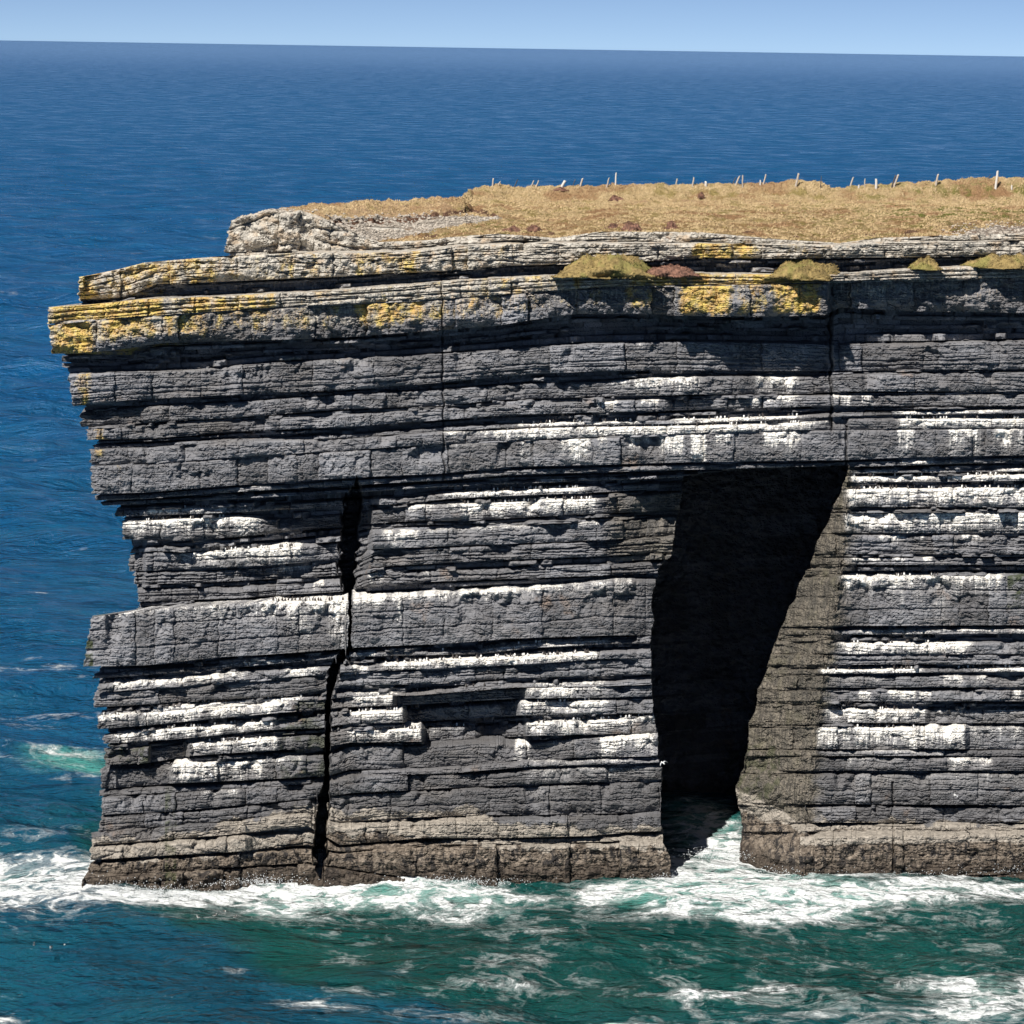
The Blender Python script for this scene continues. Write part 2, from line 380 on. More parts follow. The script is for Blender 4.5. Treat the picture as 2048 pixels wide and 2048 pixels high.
bed('O', 196, [(196, 1434), (279, 1427), (399, 1418), (543, 1407), (640, 1400), (700, 1393), (800, 1391), (1040, 1378), (1215, 1374), (1301, 1372), (1520, 1355), (2048, 1353)],
    [(199, 1458), (290, 1451), (399, 1440), (565, 1425), (640, 1420), (700, 1414), (800, 1410), (1040, 1397), (1215, 1395), (1303, 1392), (1515, 1376), (2048, 1374)],
    [(196, .4), (270, .3), (276, -.1), (290, -.1), (296, .4), (600, .2), (640, -.5), (700, .2), (785, .2), (800, -2.4), (1040, -2.4), (1055, .2), (1301, -.2), (1530, .0), (2048, 0)], rag=.3)
bed('P', 210, [(210, 1471), (290, 1462), (399, 1454), (536, 1442), (640, 1436), (700, 1425), (809, 1421), (1037, 1406), (1215, 1402), (1303, 1400), (1510, 1384), (2048, 1382)],
    [(210, 1487), (290, 1483), (399, 1474), (536, 1460), (640, 1456), (700, 1447), (809, 1445), (1037, 1431), (1215, 1428), (1305, 1426), (1505, 1403), (2048, 1402)],
    [(210, .3), (545, .3), (560, -.5), (640, -.7), (700, .25), (805, .25), (815, -2.8), (1030, -2.8), (1042, .25), (1303, -.2), (1510, 0), (2048, .1)], rag=.3)
bed('Q', 212, [(212, 1500), (296, 1497), (377, 1488), (554, 1477), (640, 1472), (700, 1462), (845, 1458), (1051, 1448), (1215, 1440), (1309, 1431), (1500, 1422), (1700, 1420), (2048, 1420)],
    [(212, 1530), (296, 1526), (377, 1512), (554, 1500), (640, 1496), (700, 1485), (845, 1483), (1051, 1472), (1215, 1468), (1312, 1465), (1498, 1446), (2048, 1446)],
    [(212, .3), (296, .2), (301, -1.6), (370, -1.6), (379, .4), (550, .4), (566, -.3), (640, -.5), (700, .3), (843, .3), (852, -2.6), (950, -2.8), (968, -3.9), (1000, -3.9), (1022, -2.6), (1046, -2), (1054, .4), (1312, .2), (1500, .1), (1850, .2), (1860, -.8), (2048, -.8)], rag=.3)
bed('R', 201, [(201, 1540), (340, 1536), (344, 1530), (530, 1520), (656, 1514), (700, 1494), (1026, 1487), (1222, 1476), (1316, 1471), (1495, 1458), (1700, 1456), (2048, 1456)],
    [(201, 1578), (344, 1567), (540, 1558), (656, 1552), (700, 1539), (881, 1534), (1026, 1530), (1135, 1516), (1316, 1512), (1490, 1498), (2048, 1498)],
    [(201, -.2), (232, -.3), (236, -.9), (338, -.9), (345, .5), (640, .1), (700, -.6), (1030, -.6), (1140, -.2), (1220, .5), (1316, .5), (1500, .2), (1850, .6), (1930, .5), (1940, -.5), (2048, -.5)], rag=.4, blk=.22)
bed('R2', 201, [(201, 1583), (400, 1573), (656, 1556), (700, 1543), (900, 1538), (1045, 1525), (1316, 1516), (1490, 1503), (2048, 1502)], 9, [(201, -.3), (640, -.4), (1060, .2), (1316, .3), (2048, .1)], rag=.2)
bed('S', 203, [(203, 1598), (340, 1589), (417, 1583), (652, 1568), (700, 1554), (990, 1548), (1062, 1541), (1316, 1531), (1485, 1516), (2048, 1516)],
    [(203, 1630), (340, 1623), (417, 1616), (652, 1594), (700, 1586), (881, 1577), (1026, 1570), (1316, 1559), (1475, 1541), (2048, 1541)],
    [(203, -.1), (330, -.1), (400, .5), (480, .5), (500, .0), (640, .0), (700, .2), (880, .0), (960, -.6), (985, .3), (1316, .4), (2048, .4)], rag=.4, blk=.2)
bed('V', (200, 196), [(198, 1636), (315, 1627), (442, 1622), (616, 1600), (680, 1592), (820, 1585), (990, 1578), (1316, 1565), (1471, 1550), (2048, 1549)],
    [(196, 1664), (308, 1654), (449, 1642), (616, 1625), (680, 1645), (800, 1636), (960, 1630), (1100, 1630), (1250, 1626), (1323, 1622), (1472, 1606), (1610, 1608), (2048, 1610)],
    [(198, .5), (616, .3), (680, .0), (800, .0), (815, .5), (1316, .5), (1600, .5), (2048, .5)], grooves=(.5,), rag=.7, blk=.2)
bed('W', 186, [(185, 1667), (308, 1657), (449, 1645), (616, 1628), (680, 1652), (800, 1648), (850, 1648), (960, 1640), (1100, 1640), (1323, 1630), (1475, 1614), (1610, 1616), (2048, 1617)],
    [(185, 1690), (308, 1681), (449, 1670), (616, 1652), (680, 1690), (845, 1676), (1000, 1676), (1180, 1672), (1250, 1665), (1323, 1662), (1475, 1645), (1610, 1645), (2048, 1645)],
    [(185, 1.2), (616, .8), (680, .3), (830, .4), (845, 1.3), (1180, 1.1), (1323, .7), (1600, .6), (1800, .4), (1900, -.3), (2048, .3)], rag=.5)
bed('X', 183, [(183, 1698), (308, 1690), (449, 1680), (616, 1662), (680, 1695), (845, 1684), (1000, 1680), (1180, 1677), (1323, 1670), (1480, 1655), (1610, 1652), (2048, 1650)],
    [(183, 1720), (308, 1712), (449, 1705), (616, 1690), (680, 1704), (845, 1692), (1000, 1688), (1180, 1684), (1325, 1680), (1480, 1664), (2048, 1660)],
    [(183, 1.5), (490, 1.7), (505, .6), (680, .4), (845, .5), (1000, 1.0), (1200, .9), (1323, .6), (1480, .8), (2048, .9)], rag=.5, lam=.2)
bed('Y', (181, 176), [(181, 1728), (308, 1720), (449, 1712), (616, 1700), (680, 1710), (760, 1704), (850, 1695), (1000, 1694), (1200, 1690), (1327, 1686), (1480, 1672), (1610, 1674), (2048, 1668)],
    [(175, 1752), (308, 1748), (449, 1735), (616, 1725), (680, 1735), (850, 1760), (1000, 1775), (1343, 1776), (1480, 1735), (1610, 1758), (2048, 1748)],
    [(181, 1.5), (480, 1.4), (500, 1.0), (616, .9), (700, 1.3), (850, 1.9), (1330, 1.9), (1480, 1.8), (1610, 2.4), (2048, 2.2)], rag=.5, blk=.35, lam=.06)
bed('foot', (167, 163), [(166, 1758), (308, 1752), (449, 1740), (616, 1730), (680, 1740), (850, 1764), (1000, 1778), (1343, 1779), (1480, 1738), (1610, 1761), (2048, 1751)],
    [(160, 1805), (308, 1840), (480, 1810), (690, 1780), (1000, 1815), (1343, 1815), (1480, 1775), (1610, 1800), (2048, 1790)],
    [(167, 2.8), (308, 3.2), (449, 2.0), (616, 1.3), (700, 1.5), (850, 2.1), (1330, 2.2), (1480, 2.2), (1610, 2.7), (2048, 2.5)], rag=.3, blk=.4, lam=.05)
BN = {b['name']: b for b in BEDS}

# guano: bed, px from, px to, length of the drips in px, strength
GUANO = [('D', 640, 745, 12, .4), ('D', 270, 560, 8, .3), ('D', 1265, 1290, 25, .55), ('D', 1370, 1452, 20, .5),
 ('E', 1268, 1402, 32, .95), ('E', 1510, 1602, 30, 1.05), ('E', 1222, 1262, 18, .75),
 ('F', 1188, 1238, 22, .95), ('F', 1282, 1318, 16, .95), ('F', 1492, 1602, 20, 1.05), ('F', 1668, 1702, 20, .95), ('F', 1722, 1748, 22, .9), ('F', 1900, 2048, 18, .5),
 ('F2', 1030, 1290, 7, 1.1), ('F2', 1340, 1610, 8, 1.1), ('F2', 1790, 2010, 6, 1.1),
 ('G', 888, 1000, 14, .85), ('G', 985, 1400, 26, 1.25), ('G', 1395, 1625, 24, 1.2), ('G', 1620, 1690, 12, .7), ('G', 1795, 2260, 26, 1.2), ('G', 520, 640, 10, .3),
 ('H', 900, 1000, 15, .5), ('H', 1040, 1062, 45, .7), ('H', 1120, 1182, 52, .95), ('H', 1195, 1215, 32, .75), ('H', 1255, 1302, 28, .9), ('H', 1318, 1368, 44, .95), ('H', 1382, 1412, 75, 1.05), ('H', 1428, 1462, 24, .95), ('H', 1525, 1602, 38, 1.0), ('H', 1795, 1832, 44, .75), ('H', 1895, 1962, 48, .8), ('H', 1985, 2048, 44, .75), ('H', 690, 720, 14, .4),
 ('I1', 470, 542, 10, .75), ('I1', 550, 680, 10, .4), ('I1', 1798, 1872, 12, .95),
 ('I15', 1070, 1132, 6, 1.1), ('I15', 1150, 1235, 6, .8), ('I15', 1725, 1795, 6, 1.1), ('I15', 1845, 1925, 6, 1.0), ('I15', 1985, 2048, 6, 1.1),
 ('I2', 288, 462, 12, 1.2), ('I2', 890, 1176, 14, 1.25), ('I2', 1700, 2260, 14, 1.25),
 ('J', 243, 525, 32, 1.1), ('J', 300, 510, 36, .5), ('J', 814, 872, 16, 1.0), ('J', 915, 1198, 30, 1.2), ('J', 870, 920, 18, .7), ('J', 1692, 2260, 40, 1.15),
 ('K', 355, 484, 30, 1.05), ('K', 488, 604, 36, 1.15), ('K', 762, 842, 26, .9), ('K', 842, 1207, 8, .7), ('K', 1690, 2260, 38, 1.2),
 ('K2', 540, 632, 18, 1.1), ('K2', 1758, 1812, 14, 1.0), ('K2', 1925, 1965, 16, .9), ('K2', 1840, 1850, 14, 1),
 ('K3', 738, 768, 26, .9), ('K3', 845, 858, 20, 1), ('K3', 1690, 1822, 10, .9), ('K3', 1845, 1866, 12, 1.0), ('K3', 626, 645, 16, 1),
 ('M', 188, 345, 14, .6), ('M', 350, 530, 40, .5), ('M', 520, 697, 34, 1.1), ('M', 585, 625, 80, .6), ('M', 655, 700, 110, .75), ('M', 704, 775, 26, 1.0), ('M', 770, 1132, 18, .85), ('M', 1130, 1235, 30, .62), ('M', 1228, 1265, 28, .8), ('M', 1682, 2010, 34, 1.0), ('M', 1690, 1780, 40, .5), ('M', 795, 803, 60, .9), ('M', 1800, 1810, 100, .5), ('M', 1830, 1900, 90, .45),
 ('N', 960, 1062, 10, 1.1), ('N', 1062, 1218, 9, 1.25), ('N', 715, 752, 9, .9), ('N', 860, 890, 9, 1.0), ('N', 1712, 1905, 8, 1.1), ('N', 1905, 2260, 8, .9), ('N', 430, 562, 9, .9), ('N', 240, 292, 7, .8),
 ('N2', 222, 492, 15, 1.1), ('N2', 568, 640, 26, .9), ('N2', 763, 1198, 18, 1.25), ('N2', 700, 742, 17, .9), ('N2', 1678, 1948, 26, 1.2),
 ('O1', 300, 612, 8, 1.1), ('O1', 695, 800, 9, .9), ('O1', 1058, 1216, 9, .8), ('O1', 1642, 1842, 11, 1.2), ('O1', 1950, 2260, 11, 1.15),
 ('O', 194, 282, 15, .95), ('O', 280, 580, 26, 1.15), ('O', 575, 640, 12, .4), ('O', 695, 790, 25, 1.1), ('O', 1053, 1162, 22, 1.15), ('O', 1160, 1218, 22, .85), ('O', 1886, 1926, 22, 1.05), ('O', 1950, 1972, 24, .9), ('O', 1660, 1770, 16, .55),
 ('P', 222, 548, 20, 1.2), ('P', 695, 806, 22, 1.15), ('P', 1038, 1218, 26, 1.2), ('P', 1716, 1744, 20, 1.1), ('P', 1776, 1832, 22, 1.15), ('P', 1838, 1864, 20, 1.15), ('P', 2024, 2042, 18, 1.1), ('P', 850, 950, 24, .45),
 ('Q', 376, 558, 27, 1.15), ('Q', 555, 585, 18, .5), ('Q', 695, 846, 24, 1.15), ('Q', 1053, 1258, 28, 1.15), ('Q', 1255, 1312, 24, .85), ('Q', 1652, 1852, 27, 1.15), ('Q', 1860, 2260, 24, .6), ('Q', 850, 930, 26, .5),
 ('R', 340, 534, 42, .85), ('R', 530, 605, 30, .65), ('R', 1028, 1062, 46, .8), ('R', 1095, 1155, 26, .5), ('R', 1195, 1316, 40, .9), ('R', 1636, 1702, 44, .9), ('R', 1700, 1842, 40, 1.05), ('R', 1838, 1928, 46, 1.15), ('R', 1928, 2260, 40, .5),
 ('R2', 1058, 1316, 9, .65), ('R2', 1660, 1895, 8, .6),
 ('S', 1048, 1316, 26, .6), ('S', 1895, 1985, 28, .9), ('S', 1690, 1810, 26, .5), ('S', 400, 480, 20, .5),
 ('V', 1700, 2048, 44, .35), ('V', 1050, 1160, 30, .35)]
LICHEN = [('Z', 520, 900, .12), ('A', 150, 200, .95), ('A', 200, 446, .75), ('A', 446, 700, .6), ('A', 700, 860, .7), ('A', 860, 1060, .5), ('A', 1380, 1520, .95), ('A', 1520, 1680, .5), ('A', 1750, 2048, .2),
 ('B', 95, 330, 1.0), ('B', 330, 560, .8), ('B', 560, 900, .5), ('B', 900, 1250, .6), ('B', 1250, 1670, .9),
 ('C', 95, 190, 1.0), ('C', 190, 320, .85), ('C', 320, 420, .8), ('C', 420, 560, .62), ('C', 560, 700, .6), ('C', 700, 900, .78), ('C', 900, 1100, .6), ('C', 1100, 1240, .42), ('C', 1240, 1320, .7), ('C', 1355, 1470, 1.0), ('C', 1470, 1540, .75), ('C', 1540, 1650, .95), ('C', 1650, 1750, .3),
 ('D', 139, 190, .75), ('D', 190, 225, .4), ('F', 170, 220, .75), ('G', 180, 215, .6), ('H', 225, 260, .45), ('M', 165, 185, .4)]

# ------------------------------------------------------------------ the openings in the cliff
PE = I([(930, 1368), (983, 1363), (1023, 1359), (1045, 1352), (1088, 1347), (1114, 1341), (1139, 1316), (1172, 1312), (1190, 1303), (1244, 1307), (1284, 1301), (1335, 1303), (1400, 1305), (1443, 1310), (1472, 1316), (1512, 1316), (1534, 1323), (1588, 1323), (1633, 1321), (1686, 1327), (1712, 1340), (1761, 1344), (1820, 1345)])
SL = I([(920, 1698), (936, 1696), (972, 1685), (1009, 1668), (1045, 1656), (1070, 1640), (1100, 1628), (1125, 1622), (1137, 1622), (1141, 1611), (1168, 1598), (1204, 1587), (1210, 1580), (1248, 1565), (1284, 1551), (1309, 1540), (1356, 1529), (1378, 1515), (1425, 1511), (1443, 1498), (1498, 1495), (1538, 1486), (1574, 1471), (1600, 1475), (1651, 1485), (1690, 1480), (1717, 1477), (1760, 1481), (1820, 1483)])
FC = I([(920, 1700), (935, 1697), (1050, 1693), (1200, 1674), (1300, 1658), (1400, 1640), (1500, 1628), (1600, 1612), (1750, 1606), (1820, 1604)])
CAVETOP = I([(1340, 965), (1368, 952), (1420, 944), (1500, 937), (1690, 931), (1702, 931)])
CRACK = I([(955, 715), (1000, 706), (1130, 695), (1200, 700), (1296, 700), (1302, 690), (1340, 668), (1400, 656), (1550, 654), (1600, 646), (1700, 640), (1760, 640)])
CRACKW = I([(950, 0), (970, 8), (1000, 22), (1130, 21), (1190, 11), (1205, 3.2), (1292, 3.2), (1300, 12), (1340, 13), (1400, 6), (1560, 6.5), (1600, 13), (1700, 15), (1735, 11), (1760, 0)])
JOINTS = [(883, 545, 960, 1.5, .5), (1660, 560, 862, 2.6, 1.1), (1692, 850, 940, 2.5, .7), (1048, 480, 500, 5, .8), (1785, 1560, 1760, 1.8, .5)]

# ------------------------------------------------------------------ layers (beds and the thin shaly beds between them)
layers = []
lr = np.random.default_rng(11)
samp = np.arange(100, 2060, 20.)
for k, b in enumerate(BEDS):
    layers.append(dict(b, kind='bed', key=b['name']))
    if k + 1 == len(BEDS): break
    n = BEDS[k + 1]
    gap = np.clip(n['top'](samp) - b['bot'](samp), .4, None)
    nl = int(np.clip(round(np.percentile(gap, 85) / 6.5), 1, 7))
    fr = np.cumsum(np.r_[0, lr.uniform(.6, 1.4, nl)]); fr /= fr[-1]
    for j in range(nl):
        f0, f1 = fr[j], fr[j + 1]
        rec = (.5 if gap.max() < 5 else 1.0 + .8 * lr.random()) if nl == 1 else (1.6 if j % 2 == 0 else .85) + .7 * lr.random() + {'C': 1.1, 'A': 1.0, 'D': .2, 'M': .5, 'K3': .6, 'I1': .5}.get(b['name'], 0)
        mk = lambda f, b=b, n=n: (lambda p: b['bot'](p) + f * np.clip(n['top'](p) - b['bot'](p), .4, None))
        dd = lambda p, b=b, n=n, rec=rec: np.minimum(b['d'](p), n['d'](p)) - rec
        Lm = max(b['L'][1], n['L'][0]) + lr.uniform(4, 14)
        if b['name'] == 'C' and nl > 2: Lm = (128, 140, 124, 142, 126, 140, 140)[j]
        layers.append(dict(key=b['name'] + '_gap', name='lam', L=(Lm, Lm), top=mk(f0), bot=mk(f1), d=dd, grooves=(), style='lam', rag=.1, blk=.12, lam=.0, kind='lam', amp=.75 if nl > 1 else .3))

cc = np.r_[np.arange(90, 2250, 1.45), np.arange(2250, 3000, 9.)]
NS = 22
back = np.r_[0, np.cumsum(.30 * 1.13 ** np.arange(NS - 1))][::-1]   # how far behind the corner, outermost first
NC = NS + len(cc)
flank = 2.2 * np.minimum(back, 8) + .3 * np.maximum(back - 8, 0)   # the left flank trends away to the right

def spread(L, px=cc):
    """columns run from the left end L of the layer and settle into even spacing"""
    return np.where(px < 700, L + (px - 90) / 610 * (700 - L), px)

def cave_y(px, py, Y):
    """depth inside the sea cave and on its right wall"""
    inside = (py > CAVETOP(px)) & (px > PE(py)) & (px < FC(py))
    h = np.clip((py - 935) / 20.5, 0, None)
    dmax = np.minimum(h / 1.75 + .2, 7.5)
    sl, fc = SL(py), FC(py)
    w = np.clip((fc - px) / np.maximum(fc - sl, 1), 0, 1)
    wall = YB(px) - 0.2 + dmax * w ** 1.15 - sstep(1640, 1720, py) * 2.2
    deep = 28.0 + 9 * sstep(1590, 1300, py) + 0 * px
    Yi = np.where(px > sl, wall, deep)
    return np.where(inside, Yi, Y), inside, inside & (px > sl)

def nl_far(L): return L['amp'] > .5

rows = []
for li, Ly in enumerate(layers):
    th = np.max(Ly['bot'](samp) - Ly['top'](samp))
    nr = max(2, int(math.ceil(th / 1.3)) + 1)
    t = np.linspace(0, 1, nr)[:, None]
    Lrow = Ly['L'][0] + (Ly['L'][1] - Ly['L'][0]) * t[:, 0]
    jag = 4.5 * fbm(np.arange(nr) / 9.0 + li * 3.3, np.zeros(nr) + li, 3, 60) + 3 * lr.uniform(-1, 1)
    Lrow = Lrow + jag
    PX = np.stack([spread(L) for L in Lrow])
    top, bot = Ly['top'](PX), np.maximum(Ly['bot'](PX), Ly['top'](PX) + .25)
    # wavy broken bed edges
    lead = 2.0 * fbm(PX / 55, li * 1.7 + 0 * PX, 3, 20) if Ly['kind'] == 'bed' else 0
    PY = top + t * (bot - top)
    th_px = bot - top
    s = PX / 20.5                                   # metres along the face
    zr = PY / 20.5
    trel = t * np.median(th_px, axis=1).max() / 20.5
    d = Ly['d'](PX)
    # joints: every block sits a little further in or out
    sp = lr.uniform(.25, 1.0, 160) ** 1.5 * (150 if Ly['kind'] == 'bed' else 80) + 8
    edge = 60 + np.cumsum(sp)
    offs = lr.normal(0, 1, len(edge) + 1)
    pw = PX + 3.0 * fbm(zr * 1.2 + li, s * .2, 2, 30)
    idx = np.searchsorted(edge, pw)
    idx = np.clip(idx, 0, len(edge) - 1)
    dist = np.minimum(np.abs(pw - edge[idx]), np.abs(pw - edge[np.maximum(idx - 1, 0)]))
    blk = Ly['blk'] * offs[idx]
    crackd = .20 * np.exp(-(dist / 1.4) ** 2) * np.clip(.25 + 1.3 * pn(s * .35, zr * .5 + li, 31), 0, 1)
    blkround = .14 * np.exp(-dist / 4.5)
    d = d + blk - crackd - blkround
    if Ly['kind'] == 'bed':
        thm = th_px / 20.5
        # rounded top edge, ragged and undercut lower edge
        d = d - .16 * np.clip(1 - t * thm / .22, 0, 1) ** 2
        rg = np.clip(.45 + .9 * fbm(s * .42, li * 2.1 + t * .6, 4, 33), 0, 2)
        d = d - Ly['rag'] * rg * np.clip((t - .62) / .38, 0, 1) ** 1.6 * np.minimum(thm / 1.4, 1)
        rg2 = np.clip(fbm(s * .3 + 9, li * 3.3 + 0 * t, 3, 37) - .25, 0, 1)
        d = d - Ly['rag'] * .8 * rg2 * np.clip((.45 - t) / .45, 0, 1) * np.minimum(thm / 1.2, 1)
        chip = np.clip(fbm(pw / 20.5 * .30 + 17, li * 1.9 + .25 * zr, 4, 38) - .18, 0, .5) * 2.0
        d = d - .95 * chip * np.clip(1.15 - t / .75, 0, 1) * (.55 if Ly['key'] in ('C', 'B', 'Y', 'foot') else 1) * np.minimum(thm / .8, 1)
        # overhangs reach out unevenly along the face
        d = d + .30 * fbm(s * .16, li * 5.1 + 0 * t, 3, 41)
        # splitting along the bedding
        gq = pn(s * .10 + li * 7, trel * 2.6, 45)
        d = d - Ly['lam'] * 1.8 * np.clip(1 - np.abs(gq) / .16, 0, 1)
        for gv in Ly['grooves']:
            gw = gv + .03 * pn(s * .15, li + gv * 10 + 0 * t, 46)
            d = d - .32 * np.exp(-((t - gw) * thm / .085) ** 2) * np.clip(.75 + .8 * pn(s * .2, li + 0 * t, 47), 0, 1)
    else:
        d = d + Ly['amp'] * np.clip(fbm(s * .13, li * 4.4 + 0 * t, 4, 50) * 1.1 - .1, -.8, .9)
        pc_ = fbm(s * .22 + 31, li * 2.3 + 0 * t, 4, 53)
        d = d + (1.25 + .5 * pn(s * 1.3, li + t, 54)) * sstep(.22, .40, pc_) * (1 if nl_far(Ly) else .3) - .1 * np.clip(1 - t * th_px / 2, 0, 1)
    # broken rock at several sizes, with flat facets
    n1 = fbm(s * .9, zr * 1.3, 4, 70)
    n2 = np.abs(pn(s * 1.7 + .3 * n1, zr * 1.9, 75))
    n3 = np.abs(pn(s * 4.1, zr * 4.6 + n1, 77))
    lump = .12 if Ly['kind'] == 'bed' else .08
    if Ly['key'] in ('C', 'Y', 'foot', 'Z', 'A'): lump = .24
    n4 = np.abs(fbm(s * .55 + .5 * n1, zr * 1.1 + .4 * n1, 2, 79))
    d = d + lump * n1 - .09 * n2 - .07 * n3 - (.20 * np.clip(1 - n4 / .09, 0, 1) if Ly['kind'] == 'bed' else 0)
    # the master joints and the cleft beside the outer pillar
    for jx, y0, y1, jw, jd in JOINTS:
        jj = jx + 4 * pn(zr * .8, zr * 0 + jx, 81) + (PY - y0) * .012
        d = d - jd * np.exp(-((PX - jj) / jw) ** 2) * ((PY > y0) & (PY < y1))
    cw = CRACKW(PY) * .82 * (1 + .5 * fbm(zr * 1.1, zr * 0, 3, 83))
    cx = CRACK(PY) + 3 * fbm(zr * .7, zr * 0 + 5, 3, 85)
    d = d - 7.0 * (1 - sstep(.72, 1.12, np.abs(PX - cx) / np.maximum(cw, .01))) * (CRACKW(PY) > .5)
    Y = YB(PX) - d
    jc = 2.5 * fbm(zr * .9, zr * 0 + 2, 3, 88)
    Yc, ins, wall = cave_y(PX + jc, PY, Y)
    # the wall keeps only a soft relief and a few bedding lines
    rel = .40 * fbm(s * .5, zr * .45, 4, 90) + .22 * n1 + .22 * n3 + .05 * offs[(li * 7) % len(offs)] + .16 * np.exp(-((1 - t) * th_px / 1.5) ** 2) * (pn(s * .5, li + 0 * t, 92) > -.2)
    if Ly['kind'] == 'lam': rel = rel + .55 * np.clip(.5 + 1.6 * pn(s * .3, zr * 0 + li, 93), 0, 1)
    else: rel = rel + .25 * np.clip(offs[idx], -1, 1) - .22 * np.clip(fbm(s * .3, li * 1.3 + 0 * t, 3, 94), -1, 1)
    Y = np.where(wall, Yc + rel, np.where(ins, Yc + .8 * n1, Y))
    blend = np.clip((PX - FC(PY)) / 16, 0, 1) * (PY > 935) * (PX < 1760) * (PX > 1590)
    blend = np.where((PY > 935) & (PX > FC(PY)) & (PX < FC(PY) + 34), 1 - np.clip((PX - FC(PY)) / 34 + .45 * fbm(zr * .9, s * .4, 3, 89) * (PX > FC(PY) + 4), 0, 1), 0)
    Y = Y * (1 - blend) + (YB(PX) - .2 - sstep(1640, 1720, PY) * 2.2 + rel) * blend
    # pieces of the side face, seen only from further left
    rows.append(dict(PX=PX, PY=PY, Y=Y, t=t, L=Ly, li=li, wall=wall, inside=ins, tone=np.clip(.5 + .22 * offs[idx] + .25 * fbm(s * .22, zr * .5 + li, 3, 59), 0, 1), s=s, zr=zr, blend=blend))

# heights: at every step between two layers the one that stands further out rules
for r in rows:
    _, r['zt'] = ray(r['PX'][0], r['PY'][0], r['Y'][0])
    _, r['zb'] = ray(r['PX'][-1], r['PY'][-1], r['Y'][-1])
for a, b in zip(rows[:-1], rows[1:]):
    z = np.where(a['Y'][-1] <= b['Y'][0], a['zb'], b['zt'])
    far = np.abs(a['Y'][-1] - b['Y'][0]) > 5.5          # the mouth of the cave: no ledge there
    a['zb'], b['zt'] = np.where(far, a['zb'], z), np.where(far, b['zt'], z)
masks = ('tone', 'guano', 'lichen', 'pale', 'olive', 'tide', 'tan', 'algae')
def streak(px, seed, sc=3.0):
    return pn(px / sc, np.zeros_like(px) + seed, 120)
for r in rows:
    t = r['t']
    _, zray = ray(r['PX'], r['PY'], r['Y'])
    soft = np.ptp(r['Y'], axis=0) > 5.5
    r['Z'] = np.where(soft[None], zray + (1 - t) * (r['zt'] - zray[0]) + t * (r['zb'] - zray[-1]), r['zt'] + t * (r['zb'] - r['zt']))
    r['X'] = x_of(r['PX'], r['Y'], r['Z'])
    PX, PY, key = r['PX'], r['PY'], r['L']['key']
    bn = BN.get(key)
    M = {k: np.zeros_like(PX) for k in masks}
    if bn is not None:
        o = PY - bn['top'](PX)
        for (bk, x0, x1, ln, stg) in GUANO:
            if bk != key: continue
            if ln > 34: stg = min(stg * 1.3, 1.25)
            e = 16 if x1 - x0 > 90 else 8 if x1 - x0 > 40 else 3
            wx = sstep(x0 - e, x0 + e, PX + 4 * pn(PY / 6, PX / 30, 95)) * (1 - sstep(x1 - e, x1 + e, PX + 4 * pn(PY / 6, PX / 30, 96)))
            lnv = 1.2 * ln * np.clip(.85 + .55 * pn(PX / 26, 0 * PX + x0, 97) + .35 * streak(PX, x0), .25, 2)
            g = stg * np.clip(1.12 - .80 * o / lnv, 0, 1.1) * wx * np.clip(.95 + .35 * fbm(PX / 22, PY / 40 + x0, 3, 98), .3, 1.15)
            M['guano'] = np.maximum(M['guano'], g)
        for (bk, x0, x1, stg) in LICHEN:
            if bk == key:
                wx = sstep(x0 - 22, x0 + 22, PX) * (1 - sstep(x1 - 22, x1 + 22, PX))
                low = 1 - .75 * sstep(.5, 1.0, t) if key == 'C' else 1
                if key == 'C' and x0 >= 1300: low = 1 - .5 * sstep(.8, 1, t)
                if key == 'C' and x1 <= 200: low = 1
                M['lichen'] = np.maximum(M['lichen'], stg * wx * low)
    pal = {'Z': 1, 'Z_gap': .9, 'A': .95, 'A_gap': .35, 'B': .62, 'B_gap': .45}.get(key, 0)
    if key == 'C': pal = np.interp(PX, [90, 330, 420, 700, 1000, 1660, 1700, 2048], [.55, .60, .38, .46, .40, .34, .42, .30]) * (1 - .8 * sstep(.45, .9, t))
    M['pale'] = M['pale'] + pal
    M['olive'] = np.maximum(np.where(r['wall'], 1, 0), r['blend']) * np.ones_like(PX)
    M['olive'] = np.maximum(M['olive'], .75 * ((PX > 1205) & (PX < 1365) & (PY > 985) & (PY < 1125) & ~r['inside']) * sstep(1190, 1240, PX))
    low = I([(0, 1695), (480, 1690), (520, 1668), (640, 1655), (650, 1640), (800, 1650), (1000, 1672), (1343, 1672), (1470, 1600), (1600, 1640), (2048, 1655)])(PX)
    low = low + 12 + 12 * fbm(PX / 38, PY / 60, 3, 155)
    M['tide'] = sstep(low - 22, low + 22, PY)
    tn = I([(0, 1660), (300, 1660), (480, 1625), (620, 1590), (640, 1600), (800, 1608), (960, 1600), (1010, 1636), (1343, 1636), (1470, 1560), (1600, 1625), (2048, 1625)])(PX)
    tn = tn + 14 + 14 * fbm(PX / 45, PY / 60, 3, 156)
    M['tan'] = .85 * sstep(tn - 14, tn + 14, PY) * (1 - sstep(low + 2, low + 24, PY))
    M['tan'] = np.where((PX > 1600) & (key == 'Y'), np.maximum(M['tan'], 1 - sstep(.05, .3, t)), M['tan'])
    M['algae'] = .9 * ((PX < 186) & (PY > 1230) & (PY < 1345)) + .7 * ((PX > 200) & (PX < 300) & (PY > 1490) & (PY < 1532)) + .8 * ((PX > 2015) & (PY > 1150) & (PY < 1225)) \
        + .5 * ((PX > 1450) & (PX < 1560) & (PY > 1490) & (PY < 1600)) + .5 * ((PX > 560) & (PX < 660) & (PY > 1400) & (PY < 1560)) + .6 * sstep(1560, 1600, PY) * (PX > 330) * (PX < 352) + 0 * PX
